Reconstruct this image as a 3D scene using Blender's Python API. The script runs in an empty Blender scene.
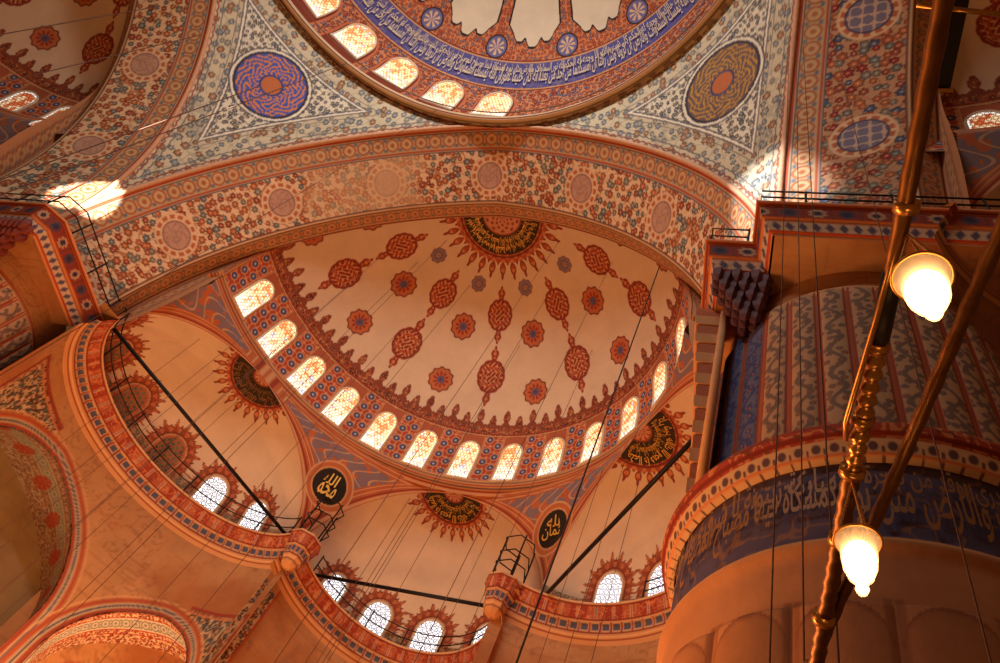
import bpy, math, random
import numpy as np
from mathutils import Vector, Matrix

# ------------------------------------------------------------------ camera, world, lights
SC = bpy.context.scene
COL = SC.collection
ZO = 20.0                                    # floor level is z=0, the great arches spring at z=20
CAM = np.array([11.518, 3.808, -18.183])     # (z relative to the arch springing)
R_ = np.array([0.94348434, 0.07135258, 0.32364504])
U_ = np.array([-0.09965324, -0.87027855, 0.4823738])
F_ = np.array([-0.31607995, 0.4873644, 0.81398366])
FPX = 740.16
cam_d = bpy.data.cameras.new('camera'); cam = bpy.data.objects.new('camera', cam_d); COL.objects.link(cam)
cam_d.sensor_width = 36.0; cam_d.sensor_fit = 'HORIZONTAL'; cam_d.lens = FPX * 36.0 / 1000.0
cam_d.clip_start = 0.05; cam_d.clip_end = 300
m = Matrix.Identity(4)
for i in range(3):
    m[i][0] = R_[i]; m[i][1] = U_[i]; m[i][2] = -F_[i]; m[i][3] = CAM[i] + (ZO if i == 2 else 0)
cam.matrix_world = m
SC.camera = cam
SC.view_settings.view_transform = 'Standard'; SC.view_settings.look = 'None'
SC.view_settings.gamma = 1.0; SC.view_settings.exposure = -0.30; SC.view_settings.use_curve_mapping = False

W = bpy.data.worlds.new('world'); SC.world = W; W.use_nodes = True
bg = W.node_tree.nodes['Background']
bg.inputs[0].default_value = (1.0, 0.40, 0.15, 1); bg.inputs[1].default_value = 0.125

def light(name, kind, loc, energy, color, size=1.0, rot=None, spot=None, target=None, sizey=None, blend=.15):
    d = bpy.data.lights.new(name, kind); d.energy = energy; d.color = color
    if kind in ('POINT', 'SPOT'): d.shadow_soft_size = size
    if kind == 'AREA':
        d.size = size
        d.spread = math.radians(95)
        if sizey: d.shape = 'RECTANGLE'; d.size_y = sizey
    if spot: d.spot_size = math.radians(spot); d.spot_blend = blend
    o = bpy.data.objects.new(name, d); COL.objects.link(o); o.location = loc
    if target is not None:
        v = Vector(target) - Vector(loc); o.rotation_euler = v.to_track_quat('-Z', 'Y').to_euler()
    return o
WARM = (1.0, 0.445, 0.165); DAY = (1.0, 0.97, 0.92)
# rings of oil-lamp chandeliers hanging over the prayer floor
for lx, ly, e in ((-2, 12.5, 3000), (2.5, 13.5, 3000), (0, 20, 2600), (-3, 16, 1700), (5.5, 15.5, 900), (3, 4, 700)):
    light('chandelier_light', 'POINT', (lx, ly, 3.6), e, WARM, 1.2)
light('gallery_light', 'POINT', (-7.6, 24.6, ZO - 11.0), 1100, (1, .66, .36), .3)
# daylight entering through the windows of the main dome and the opposite half domes
light('dome_daylight', 'AREA', (0, -9.5, ZO + 15.5), 1000, DAY, 9.0, target=(0, 12, ZO + 9), sizey=2.0)
light('dome_daylight', 'AREA', (7.5, -7.5, ZO + 15.5), 800, DAY, 6.0, target=(-9, 10, ZO + 9), sizey=2.0)
light('dome_daylight', 'AREA', (-7.5, -7.5, ZO + 15.5), 600, DAY, 6.0, target=(10, 11, ZO + 8), sizey=2.0)
# sun shafts that strike the feet of the arches
light('sun_shaft', 'SPOT', (9.5, -3.0, ZO + 14.6), 300000, (1, .97, .92), 0.05, spot=4.0, target=(-12.1, 11.7, ZO + 1.9), blend=.35)
light('sun_shaft', 'SPOT', (-7.5, -6.5, ZO + 14.6), 110000, (.93, .97, 1), 0.12, spot=8.0, target=(11.9, 11.9, ZO + 4.3), blend=.8)

# ------------------------------------------------------------------ colour and pattern library
def C(r, g, b): return np.array([r, g, b], float) / 255.0
def lin(c):
    c = np.clip(c, 0, 1)
    return np.where(c <= .04045, c / 12.92, ((c + .055) / 1.055) ** 2.4)
def ss(a, b, x):
    t = np.clip((x - a) / (b - a + 1e-12), 0, 1); return t * t * (3 - 2 * t)
def line(x, c, w, s=.5): return 1 - ss(w * (1 - s) * .5, w * (1 + s) * .5, np.abs(x - c))
def box(x, a, b, s=.03): return ss(a - s, a + s, x) * (1 - ss(b - s, b + s, x))
def mixc(col, new, mk):
    mk = np.asarray(mk)[..., None]; return col * (1 - mk) + np.asarray(new) * mk
def h2(i, j, s=0):
    n = (np.sin(i * 127.1 + j * 311.7 + s * 74.7) * 43758.5453); return n - np.floor(n)
def worley(u, v, seed=0, jit=.75):
    iu = np.floor(u); iv = np.floor(v)
    best = np.full(u.shape, 9.); bid = np.zeros(u.shape); bx = np.zeros(u.shape); by = np.zeros(u.shape); sec = np.full(u.shape, 9.)
    for a in (-1, 0, 1):
        for b in (-1, 0, 1):
            ci = iu + a; cj = iv + b
            x = u - (ci + .5 + jit * (h2(ci, cj, seed) - .5)); y = v - (cj + .5 + jit * (h2(ci, cj, seed + 9) - .5))
            d = np.hypot(x, y); k = d < best
            sec = np.where(k, best, np.minimum(sec, d)); bid = np.where(k, h2(ci, cj, seed + 5), bid)
            bx = np.where(k, x, bx); by = np.where(k, y, by); best = np.where(k, d, best)
    return best, bid, np.arctan2(by, bx), sec
def vnoise(u, v, seed=0):
    iu = np.floor(u); iv = np.floor(v); fu = u - iu; fv = v - iv; fu = fu * fu * (3 - 2 * fu); fv = fv * fv * (3 - 2 * fv)
    a = h2(iu, iv, seed); b = h2(iu + 1, iv, seed); c = h2(iu, iv + 1, seed); d = h2(iu + 1, iv + 1, seed)
    return (a * (1 - fu) + b * fu) * (1 - fv) + (c * (1 - fu) + d * fu) * fv
def fbm(u, v, seed=0, n=4):
    s = 0; w = .5
    for k in range(n):
        s = s + w * vnoise(u * 2 ** k, v * 2 ** k, seed + k); w *= .5
    return s
CREAM = C(226, 200, 168); PLAIN = C(222, 190, 158); RED = C(176, 62, 34); DRED = C(128, 44, 26); BLUE = C(74, 86, 140); TEAL = C(92, 116, 118)
ORG = C(206, 112, 52); TAN = C(196, 160, 118); DARK = C(52, 34, 30); GOLD = C(222, 170, 70); GREY = C(150, 148, 142); STONE = C(186, 134, 88)

def rosette(col, x, y, r, cols, petals=8, dark=DARK):
    """flower medallion at the origin of x,y with radius r"""
    d = np.hypot(x, y) / r; a = np.arctan2(y, x)
    e = 1 + .06 * np.cos(a * petals)
    col = mixc(col, dark, 1 - ss(.97, 1.04, d / e)); col = mixc(col, cols[0], 1 - ss(.86, .93, d / e))
    col = mixc(col, cols[1], (1 - ss(.60, .68, d)) * ss(-.3, .3, np.cos(a * petals) + .5 - np.abs(d - .45) * 3))
    col = mixc(col, cols[2], 1 - ss(.25, .33, d)); col = mixc(col, dark, 1 - ss(.08, .13, d))
    return col
def arab(col, u, v, sc, cols, seed=0, dens=.33, stem=None):
    """all-over scatter of small flowers and leaves joined by tendrils"""
    if stem is not None:
        w = np.sin(u * sc * 2.4 + 1.7 * np.sin(v * sc * 1.9 + seed)) + np.sin(v * sc * 2.6 + 1.6 * np.sin(u * sc * 1.7))
        col = mixc(col, stem, .8 * (1 - ss(.10, .28, np.abs(w))))
    d, i, a, s = worley(u * sc, v * sc, seed)
    k = (i * len(cols)).astype(int) % len(cols)
    cc = np.array(cols)[k]
    r = dens * (.75 + .5 * h2(i * 91, 3, 1)) * (1 + .14 * np.cos(a * 6 + i * 20))
    col = mixc(col, cc * .62, 1 - ss(r * .95, r * 1.15, d)); col = mixc(col, cc, 1 - ss(r * .6, r * .8, d))
    return mixc(col, CREAM, (1 - ss(r * .15, r * .28, d)) * .8)
def guilloche(col, u, v, w, per, cols):
    """chain of ovals in a band, v centred on 0, half width w"""
    t = (u / per - np.floor(u / per) - .5) * per
    d = np.hypot(t / (per * .44), v / (w * .8))
    col = mixc(col, cols[0], 1 - ss(.98, 1.10, d)); col = mixc(col, cols[1], 1 - ss(.72, .82, d)); col = mixc(col, cols[0], 1 - ss(.28, .40, d))
    t2 = (u / per - np.floor(u / per)); t2 = np.minimum(t2, 1 - t2) * per
    return mixc(col, cols[2], (1 - ss(.10 * per, .16 * per, t2)) * line(np.abs(v), w * .62, w * .35))
def script(u, v, seed=0, sc=1.0):
    """ink mask of crowded thuluth-like strokes, v from 0 to 1 up the band, u in band heights"""
    m_ = np.zeros(u.shape)
    iu = np.floor(u * 2.6)
    for a in (-1, 0, 1):
        ci = iu + a; x = u * 2.6 - ci - .5 - .5 * (h2(ci, 1, seed) - .5)
        hgt = .55 + .38 * h2(ci, 2, seed); lo = .10 + .25 * h2(ci, 3, seed)
        m_ = np.maximum(m_, (1 - ss(.07, .14, np.abs(x + .10 * (v - .5)))) * box(v, lo, hgt + .05, .02))
    for k in range(3):
        yy = .22 + .22 * k + .13 * np.sin(u * (4.1 + k * 1.3) + seed + k * 2) + .05 * np.sin(u * 11 + k)
        gate = ss(.35, .5, vnoise(u * 2.1, k * 7.3 + v * 0, seed + k))
        m_ = np.maximum(m_, (1 - ss(.028, .06, np.abs(v - yy))) * gate)
    d, i, a, s = worley(u * 5, v * 4, seed + 3)
    m_ = np.maximum(m_, (1 - ss(.10, .18, d)) * (i > .55))
    return m_ * box(v, .06, .96, .02)

# ------------------------------------------------------------------ materials
def nodes_mat(name):
    mt = bpy.data.materials.new(name); mt.use_nodes = True
    return mt, mt.node_tree.nodes, mt.node_tree.links, mt.node_tree.nodes['Principled BSDF']
def painted(name, rough=.75, bump=.25, bscale=6, spec=.25, grain=.12):
    mt, N, L, P = nodes_mat(name)
    at = N.new('ShaderNodeAttribute'); at.attribute_name = 'pattern'
    tc = N.new('ShaderNodeTexCoord'); nz = N.new('ShaderNodeTexNoise'); nz.inputs['Scale'].default_value = .8; nz.inputs['Detail'].default_value = 8; nz.inputs['Roughness'].default_value = .65
    L.new(tc.outputs['Object'], nz.inputs['Vector'])
    mr = N.new('ShaderNodeMapRange'); mr.inputs[1].default_value = .25; mr.inputs[2].default_value = .75; mr.inputs[3].default_value = 1 - grain; mr.inputs[4].default_value = 1 + grain * .6
    L.new(nz.outputs['Fac'], mr.inputs[0])
    mx = N.new('ShaderNodeMix'); mx.data_type = 'RGBA'; mx.blend_type = 'MULTIPLY'; mx.inputs[0].default_value = 1
    L.new(at.outputs['Color'], mx.inputs[6]); L.new(mr.outputs[0], mx.inputs[7]); L.new(mx.outputs[2], P.inputs['Base Color'])
    n2 = N.new('ShaderNodeTexNoise'); n2.inputs['Scale'].default_value = bscale; n2.inputs['Detail'].default_value = 5; L.new(tc.outputs['Object'], n2.inputs['Vector'])
    b = N.new('ShaderNodeBump'); b.inputs['Strength'].default_value = bump; b.inputs['Distance'].default_value = .03
    L.new(n2.outputs['Fac'], b.inputs['Height']); L.new(b.outputs['Normal'], P.inputs['Normal'])
    P.inputs['Roughness'].default_value = rough; P.inputs['Specular IOR Level'].default_value = spec
    return mt
def plainmat(name, col, rough=.6, metal=0, noise=.25, scale=8):
    mt, N, L, P = nodes_mat(name)
    tc = N.new('ShaderNodeTexCoord'); nz = N.new('ShaderNodeTexNoise'); nz.inputs['Scale'].default_value = scale; nz.inputs['Detail'].default_value = 5
    L.new(tc.outputs['Object'], nz.inputs['Vector'])
    cr = N.new('ShaderNodeMix'); cr.data_type = 'RGBA'; c = lin(col)
    cr.inputs[6].default_value = (*(c * (1 - noise)), 1); cr.inputs[7].default_value = (*np.clip(c * (1 + noise), 0, 1), 1)
    L.new(nz.outputs['Fac'], cr.inputs[0]); L.new(cr.outputs[2], P.inputs['Base Color'])
    P.inputs['Roughness'].default_value = rough; P.inputs['Metallic'].default_value = metal
    return mt
M_PL = painted('painted_plaster'); M_ST = painted('dressed_stone', bump=.5, bscale=4, grain=.2)
M_IRON = plainmat('black_iron', C(34, 26, 24), .5, .6); M_WIRE = plainmat('dark_wire', C(96, 60, 42), .6, .1)
M_WIRE2 = plainmat('black_wire', C(50, 32, 24), .6, .3)
M_BRONZE = plainmat('gilt_bronze', C(122, 76, 34), .45, .85, .45, 30); M_BRASS = plainmat('polished_brass', C(200, 140, 70), .3, .9, .3, 30)
M_LAT = plainmat('plaster_tracery', C(228, 178, 128), .8, 0, .15); M_LATR = plainmat('red_tracery', C(190, 100, 60), .8, 0, .15)
M_FRAME = plainmat('plaster_reveal', C(226, 200, 170), .8, 0, .1)
M_GOLD = plainmat('gold_leaf', C(232, 172, 66), .45, .35, .2, 20); M_GOLDD = plainmat('tarnished_gold', C(140, 96, 52), .55, .2, .2, 20)
M_SPEC = plainmat('pale_script', C(214, 190, 160), .6, 0, .1, 20)
def daypane(name, strength, hexs, tint):
    """daylit coloured glass: bright sky behind leaded roundels"""
    mt, N, L, P = nodes_mat(name); N.remove(P)
    at = N.new('ShaderNodeAttribute'); at.attribute_name = 'pattern'
    em = N.new('ShaderNodeEmission'); em.inputs[1].default_value = strength
    L.new(at.outputs['Color'], em.inputs[0]); L.new(em.outputs[0], N['Material Output'].inputs[0])
    return mt
M_PANE = daypane('daylit_glass', 3.0, 8, 0)
M_PANE2 = daypane('daylit_clear_glass', 2.6, 8, 0)
M_DULL = painted('unlit_glass', rough=.3, bump=.05, spec=.5)

# ------------------------------------------------------------------ mesh helpers
def tagk(o, label, cat, group=None, kind=None):
    o['label'] = label; o['category'] = cat
    if group: o['group'] = group
    if kind: o['kind'] = kind
    return o
def mesh_obj(name, P, Q, mat, colr=None, parent=None, smooth=True, mats=None, midx=None):
    """P (n,3) vertices in arch coordinates, Q list/array of faces"""
    me = bpy.data.meshes.new(name)
    P = np.asarray(P, float) + np.array([0, 0, ZO])
    if isinstance(Q, np.ndarray):
        k = Q.shape[1]; me.vertices.add(len(P)); me.vertices.foreach_set('co', P.astype(np.float32).ravel())
        me.loops.add(Q.size); me.loops.foreach_set('vertex_index', Q.astype(np.int32).ravel())
        me.polygons.add(len(Q)); me.polygons.foreach_set('loop_start', np.arange(len(Q), dtype=np.int32) * k)
        me.update(calc_edges=True)
    else:
        me.from_pydata(P.tolist(), [], [list(map(int, f)) for f in Q]); me.update()
    me.polygons.foreach_set('use_smooth', np.full(len(me.polygons), smooth))
    for mm in (mats or [mat]): me.materials.append(mm)
    if midx is not None: me.polygons.foreach_set('material_index', np.asarray(midx, np.int32))
    if colr is not None:
        a = me.color_attributes.new('pattern', 'FLOAT_COLOR', 'POINT')
        c = np.concatenate([lin(colr), np.ones((len(P), 1))], 1).astype(np.float32); a.data.foreach_set('color', c.ravel())
    o = bpy.data.objects.new(name, me); COL.objects.link(o)
    if parent is not None: o.parent = parent
    return o
def grid(fn, nu, nv, u0=0, u1=1, v0=0, v1=1):
    u, v = np.meshgrid(np.linspace(u0, u1, nu + 1), np.linspace(v0, v1, nv + 1), indexing='ij')
    P = fn(u.ravel(), v.ravel())
    i, j = np.meshgrid(np.arange(nu), np.arange(nv), indexing='ij'); a = (i * (nv + 1) + j).ravel()
    return P, np.stack([a, a + nv + 1, a + nv + 2, a + 1], 1), u.ravel(), v.ravel()
def surf(name, fn, paint, nu, nv, rng=(0, 1, 0, 1), mat=None, rot=0, parent=None, keep=None):
    P, Q, u, v = grid(fn, nu, nv, *rng)
    col = paint(P, u, v)
    if keep is not None:
        k = keep(P, u, v); Q = Q[k[Q].all(1)]
        used = np.unique(Q); mp = np.full(len(P), -1); mp[used] = np.arange(len(used)); P = P[used]; col = col[used]; Q = mp[Q]
    P = rotz(P, rot)
    return mesh_obj(name, P, Q, mat or M_PL, col, parent)
def rotz(P, deg):
    if not deg: return P
    a = math.radians(deg); c, s = math.cos(a), math.sin(a); P = np.asarray(P)
    return np.stack([P[..., 0] * c - P[..., 1] * s, P[..., 0] * s + P[..., 1] * c, P[..., 2]], -1)
class MB:
    def __init__(s): s.v = []; s.f = []; s.n = 0
    def add(s, V, Fc):
        V = np.asarray(V, float); s.v.append(V); s.f += [tuple(i + s.n for i in f) for f in Fc]; s.n += len(V)
    def tube(s, pts, r, seg=6, caps=True, closed=False):
        pts = np.asarray(pts, float); n = len(pts); rr = np.broadcast_to(np.asarray(r, float), (n,))
        if closed: T = np.roll(pts, -1, 0) - np.roll(pts, 1, 0)
        else: T = np.gradient(pts, axis=0)
        T /= np.linalg.norm(T, axis=1)[:, None] + 1e-12
        up = np.array([0, 0, 1.]) if abs(T[0][2]) < .9 else np.array([1., 0, 0]); V = []
        A = np.cross(T[0], up); A /= np.linalg.norm(A)
        for i in range(n):
            A = A - T[i] * (A @ T[i]); A /= np.linalg.norm(A); B = np.cross(T[i], A)
            for k in range(seg):
                t = 2 * math.pi * k / seg; V.append(pts[i] + rr[i] * (A * math.cos(t) + B * math.sin(t)))
        Fc = []
        for i in range(n if closed else n - 1):
            for k in range(seg):
                a = i * seg + k; b = i * seg + (k + 1) % seg; c = ((i + 1) % n) * seg + (k + 1) % seg; d = ((i + 1) % n) * seg + k
                Fc.append((a, b, c, d))
        if caps and not closed: Fc += [tuple(range(seg))[::-1], tuple(range((n - 1) * seg, n * seg))]
        s.add(V, Fc)
    def lathe(s, prof, c, seg=24, axis=None):
        """prof: list of (r,z)"""
        V = []; c = np.asarray(c, float)
        for r, z in prof:
            for k in range(seg):
                t = 2 * math.pi * k / seg; V.append(c + [r * math.cos(t), r * math.sin(t), z])
        Fc = [(i * seg + k, i * seg + (k + 1) % seg, (i + 1) * seg + (k + 1) % seg, (i + 1) * seg + k) for i in range(len(prof) - 1) for k in range(seg)]
        s.add(V, Fc)
    def box(s, c, sx, sy, sz, X=(1, 0, 0), Y=(0, 1, 0), Z=(0, 0, 1)):
        c = np.asarray(c, float); X, Y, Z = map(lambda q: np.asarray(q, float), (X, Y, Z))
        V = [c + X * a * sx / 2 + Y * b * sy / 2 + Z * d * sz / 2 for a in (-1, 1) for b in (-1, 1) for d in (-1, 1)]
        s.add(V, [(0, 1, 3, 2), (4, 6, 7, 5), (0, 4, 5, 1), (2, 3, 7, 6), (0, 2, 6, 4), (1, 5, 7, 3)])
    def build(s, name, mat, parent=None, smooth=True, colr=None):
        P = np.concatenate(s.v)
        if colr is not None: colr = np.broadcast_to(colr, (len(P), 3))
        return mesh_obj(name, P, s.f, mat, colr, parent, smooth)
def empty(name, loc):
    o = bpy.data.objects.new(name, None); COL.objects.link(o); o.location = (loc[0], loc[1], loc[2] + ZO); return o
def adopt(root):
    """children were built in world coordinates: keep them in place below the root"""
    inv = Matrix.Translation(root.location).inverted()
    for ch in [o for o in bpy.data.objects if o.parent == root]: ch.matrix_parent_inverse = inv

# ------------------------------------------------------------------ the great arches (soffits)
E0, VS = 1.65, .995
def prof(r, e=E0, n=160, h=VS):
    """pointed arch: parameter s 0..1 from the left spring over the crown to the right spring"""
    def f(s):
        s = np.asarray(s, float); R = r + e; t0 = math.acos(e / R); k = 1 - np.abs(2 * s - 1); t = t0 * np.maximum(k, 0)
        X = -e + R * np.cos(t); Z = R * np.sin(t) * h + np.minimum(k, 0) * 20
        return np.where(s < .5, -X, X), Z
    return f
A0, A1, YI, A2, YE = 12.0, 10.911, 15.265, 11.387, 16.108
def soff_fn(u, v):
    """v in metres of depth behind y=12"""
    X0, Z0 = prof(A0)(u); X1, Z1 = prof(A1)(u); X2, Z2 = prof(A2)(u)
    t = np.clip(v / 3.265, 0, 1); t2 = np.clip((v - 3.265) / .843, 0, 1)
    X = np.where(v <= 3.265, X0 * (1 - t) + X1 * t, X1 * (1 - t2) + X2 * t2); Z = np.where(v <= 3.265, Z0 * (1 - t) + Z1 * t, Z1 * (1 - t2) + Z2 * t2)
    return np.stack([X, 12 + v, Z], -1)
def soff_paint(P, u, v, style=0):
    L = (u - .5) * 37.0
    wear = ss(.60, .8, fbm(L * .25, v * .5, 3))
    col = np.broadcast_to(TAN, P.shape).copy()
    col = mixc(col, C(170, 140, 116), .35 * fbm(L * .8, v, 7))
    # outer border: interlaced ovals
    g = guilloche(col, L, v - .55, .34, .62, [C(172, 96, 56), C(200, 164, 120), C(110, 112, 118)])
    col = mixc(g, TAN, .5 * wear)
    for c_, w_, k in ((.14, .07, RED), (.24, .05, C(90, 84, 84)), (.93, .05, RED), (1.02, .05, C(96, 90, 100))): col = mixc(col, k, line(v, c_, w_, .6))
    # floral field
    f = np.broadcast_to(C(228, 190, 150), P.shape).copy()
    if style == 1: f = np.broadcast_to(C(196, 146, 110), P.shape).copy()
    f = arab(f, L, v, 3.2, [C(186, 96, 56), C(196, 108, 60), C(116, 120, 116), C(140, 130, 114), C(166, 76, 48)] + ([C(84, 90, 120), C(160, 44, 28)] if style == 1 else []), 4, .44 if style == 1 else .40, C(176, 110, 70))
    per = 4.75; L0 = L; L = L + (.35 if style == 0 else 3.4 if style == 1 else 0); t = (L / per - np.floor(L / per + .5)) * per
    d = np.hypot(t, v - 2.1)
    f = mixc(f, C(226, 186, 146), 1 - ss(.86, .92, d)); 
    ring = arab(f, L, v, 5.5, [C(196, 84, 40), C(176, 66, 34)], 8, .42)
    f = mixc(f, C(184, 100, 60), box(d, .66, .8, .03) * (.5 + .5 * np.cos(np.arctan2(v - 2.1, t) * 14) > .3))
    f = mixc(f, C(196, 150, 124), 1 - ss(.52, .56, d)); f = mixc(f, C(150, 104, 92), line(d, .55, .06)); f = mixc(f, C(168, 122, 104), (1 - ss(.5, .55, d)) * (script((t + 2) * 1.6, (v - 1.5) * .9, 2) > .5) * .7)
    if style == 1:
        f = mixc(f, C(120, 112, 134), 1 - ss(.62, .68, d)); f = mixc(f, C(200, 170, 150), (1 - ss(.6, .66, d)) * (np.abs(np.sin(t * 9) * np.cos((v - 2.1) * 9)) < .2)); f = mixc(f, C(70, 60, 90), line(d, .64, .06))
    worn = box(L + .8 * vnoise(v * 2, L * 0, 3), -8.0, -2.7, .25) * .62 * (.75 + .25 * (vnoise(L * 1.5, v * 1.5, 8) > .4)) if style == 0 else 0 * L
    f = mixc(f, C(214, 172, 128), worn)
    col = mixc(col, f, box(v, 1.06, 3.14, .015)[..., ]) if False else np.where(((v > 1.06) & (v < 3.14))[:, None], f, col)
    for c_, w_, k in ((3.17, .06, C(110, 70, 56)), (3.25, .05, C(222, 180, 140)), (3.33, .05, C(110, 66, 50)), (4.04, .08, DRED)): col = mixc(col, k, line(v, c_, w_, .6))
    g = guilloche(np.broadcast_to(C(188, 146, 100), P.shape).copy(), L, v - 3.68, .30, .56, [C(170, 92, 52), C(190, 150, 108), C(112, 108, 100)])
    col = np.where(((v > 3.36) & (v < 3.99))[:, None], g, col)
    return col
def build_arch(rot, s0, s1, nu, nv, label):
    o = surf('main_arch', soff_fn, (lambda P, u, v: soff_paint(P, u, v, 1 if rot == -90 else 0 if rot == 0 else 2)), nu, nv, (s0, s1, 0, 4.108), rot=rot)
    tagk(o, label, 'arch', 'great arches carrying the main dome', 'structure')
    mb = MB()
    X, Z = prof(A0)(np.linspace(s0, s1, 140))
    mb.tube(rotz(np.stack([X, np.full_like(X, 12.0), Z], -1), rot), .10, 8)
    t = mb.build('arch_moulding', M_FRAME if False else plainmat('arch_moulding', C(206, 150, 112), .7), o)
    return o
build_arch(0, -.024, 1.024, 920, 104, 'great pointed arch with floral painted soffit framing the large half dome')
build_arch(90, 0.48, 1.024, 460, 104, 'great arch at the left edge between blue roundel and shadowed half dome')
build_arch(-90, -.024, .5, 460, 104, 'great arch at the right, floral soffit rising above the near pier')

# ------------------------------------------------------------------ pendentives of the main dome
RR, ZR = 11.586, 13.17
def pend_fn(sgn):
    def f(u, v):
        # u 0..1 along the arch from springing to crown; v 0..1 from the y-arch to the x-arch
        X, Z = prof(A0)(.5 * u); x = -X
        az = np.arctan2(12.0, x); az2 = math.pi / 2 - az
        r = np.hypot(x, 12.0)
        th = az + (az2 - az) * v
        return np.stack([sgn * r * np.cos(th), r * np.sin(th), Z], -1)
    return f
def pend_paint(sgn, warm):
    XX, ZZ = prof(A0)(np.linspace(0, .5, 120)); XX = -XX
    def f(P, u, v):
        x = np.abs(P[:, 0]); y = P[:, 1]; z = P[:, 2]
        # distance to the two arches and to the ring
        dA = np.full(len(P), 99.)
        for i in range(0, 120, 2):
            dA = np.minimum(dA, np.minimum((x - XX[i]) ** 2 + (y - 12) ** 2 + (z - ZZ[i]) ** 2, (y - XX[i]) ** 2 + (x - 12) ** 2 + (z - ZZ[i]) ** 2))
        dA = np.sqrt(dA); dR = np.hypot(np.hypot(x, y) - RR, z - ZR)
        d = np.minimum(dA, dR * .95)
        az = np.arctan2(y, x); L = az * 15; h = z
        col = np.broadcast_to(C(206, 190, 160), P.shape).copy()
        col = arab(col, L, h, 2.6, [C(150, 148, 140), C(170, 120, 84), C(132, 138, 146)], 2, .34, C(168, 160, 140))
        fieldc = np.broadcast_to(C(226, 214, 190), P.shape).copy()
        fieldc = arab(fieldc, L, h, 4.2, [C(120, 116, 112), C(136, 120, 104), C(108, 110, 118)], 6, .36, C(150, 140, 124))
        col = np.where((d > 1.3)[:, None], fieldc, col)
        for c_, w_, k in ((1.22, .05, C(120, 110, 110)), (1.30, .06, C(238, 228, 208)), (1.38, .05, C(110, 104, 110)), (.22, .06, C(150, 80, 60)), (.42, .05, C(120, 112, 108)), (1.02, .04, C(140, 130, 120))):
            col = mixc(col, k, line(d, c_, w_, .7))
        # roundel
        c0 = np.array([9.5, 9.42, 10.55]); n = c0 / np.linalg.norm(c0); D = P * [1, 1, 1]; D = np.stack([x, y, z], -1) - c0
        t1 = np.array([-1, 1, 0]) / math.sqrt(2); t2 = np.cross(n, t1)
        a = D @ t1; b = D @ t2; rr = np.hypot(a, b); an = np.arctan2(b, a); R0 = 1.62
        q = rr / R0
        m1 = np.broadcast_to(C(76, 90, 168) if not warm else C(112, 88, 84), P.shape).copy()
        m1 = mixc(m1, C(214, 130, 66) if not warm else C(190, 140, 60), (np.abs(np.sin(an * 8 + 3 * np.sin(q * 12)) * np.cos(q * 22 + 2 * np.sin(an * 8))) < .30) * box(q, .32, .93, .02))
        m1 = mixc(m1, C(198, 104, 52), 1 - ss(.25, .29, q)); m1 = mixc(m1, C(160, 120, 90), (1 - ss(.24, .28, q)) * (np.cos(an * 8) * np.cos(q * 40) > .5))
        m1 = mixc(m1, C(60, 60, 110), line(q, .30, .04)); m1 = mixc(m1, C(60, 50, 60), line(q, .97, .06))
        col = np.where((q < 1)[:, None], m1, col); col = mixc(col, C(236, 226, 206), line(q, 1.04, .05)); col = mixc(col, C(90, 84, 90), line(q, 1.10, .03))
        return col
    return f
o = surf('pendentive', pend_fn(-1), pend_paint(-1, False), 260, 330, (0.02, 1, 0, 1)); tagk(o, 'pale grey curved triangle with the blue and orange roundel, left', 'pendentive', 'pendentives under the main dome', 'structure')
o = surf('pendentive', pend_fn(1), pend_paint(1, True), 240, 300, (0.02, 1, 0, 1)); tagk(o, 'curved triangle with the brown and gold oval roundel, right', 'pendentive', 'pendentives under the main dome', 'structure')

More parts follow.
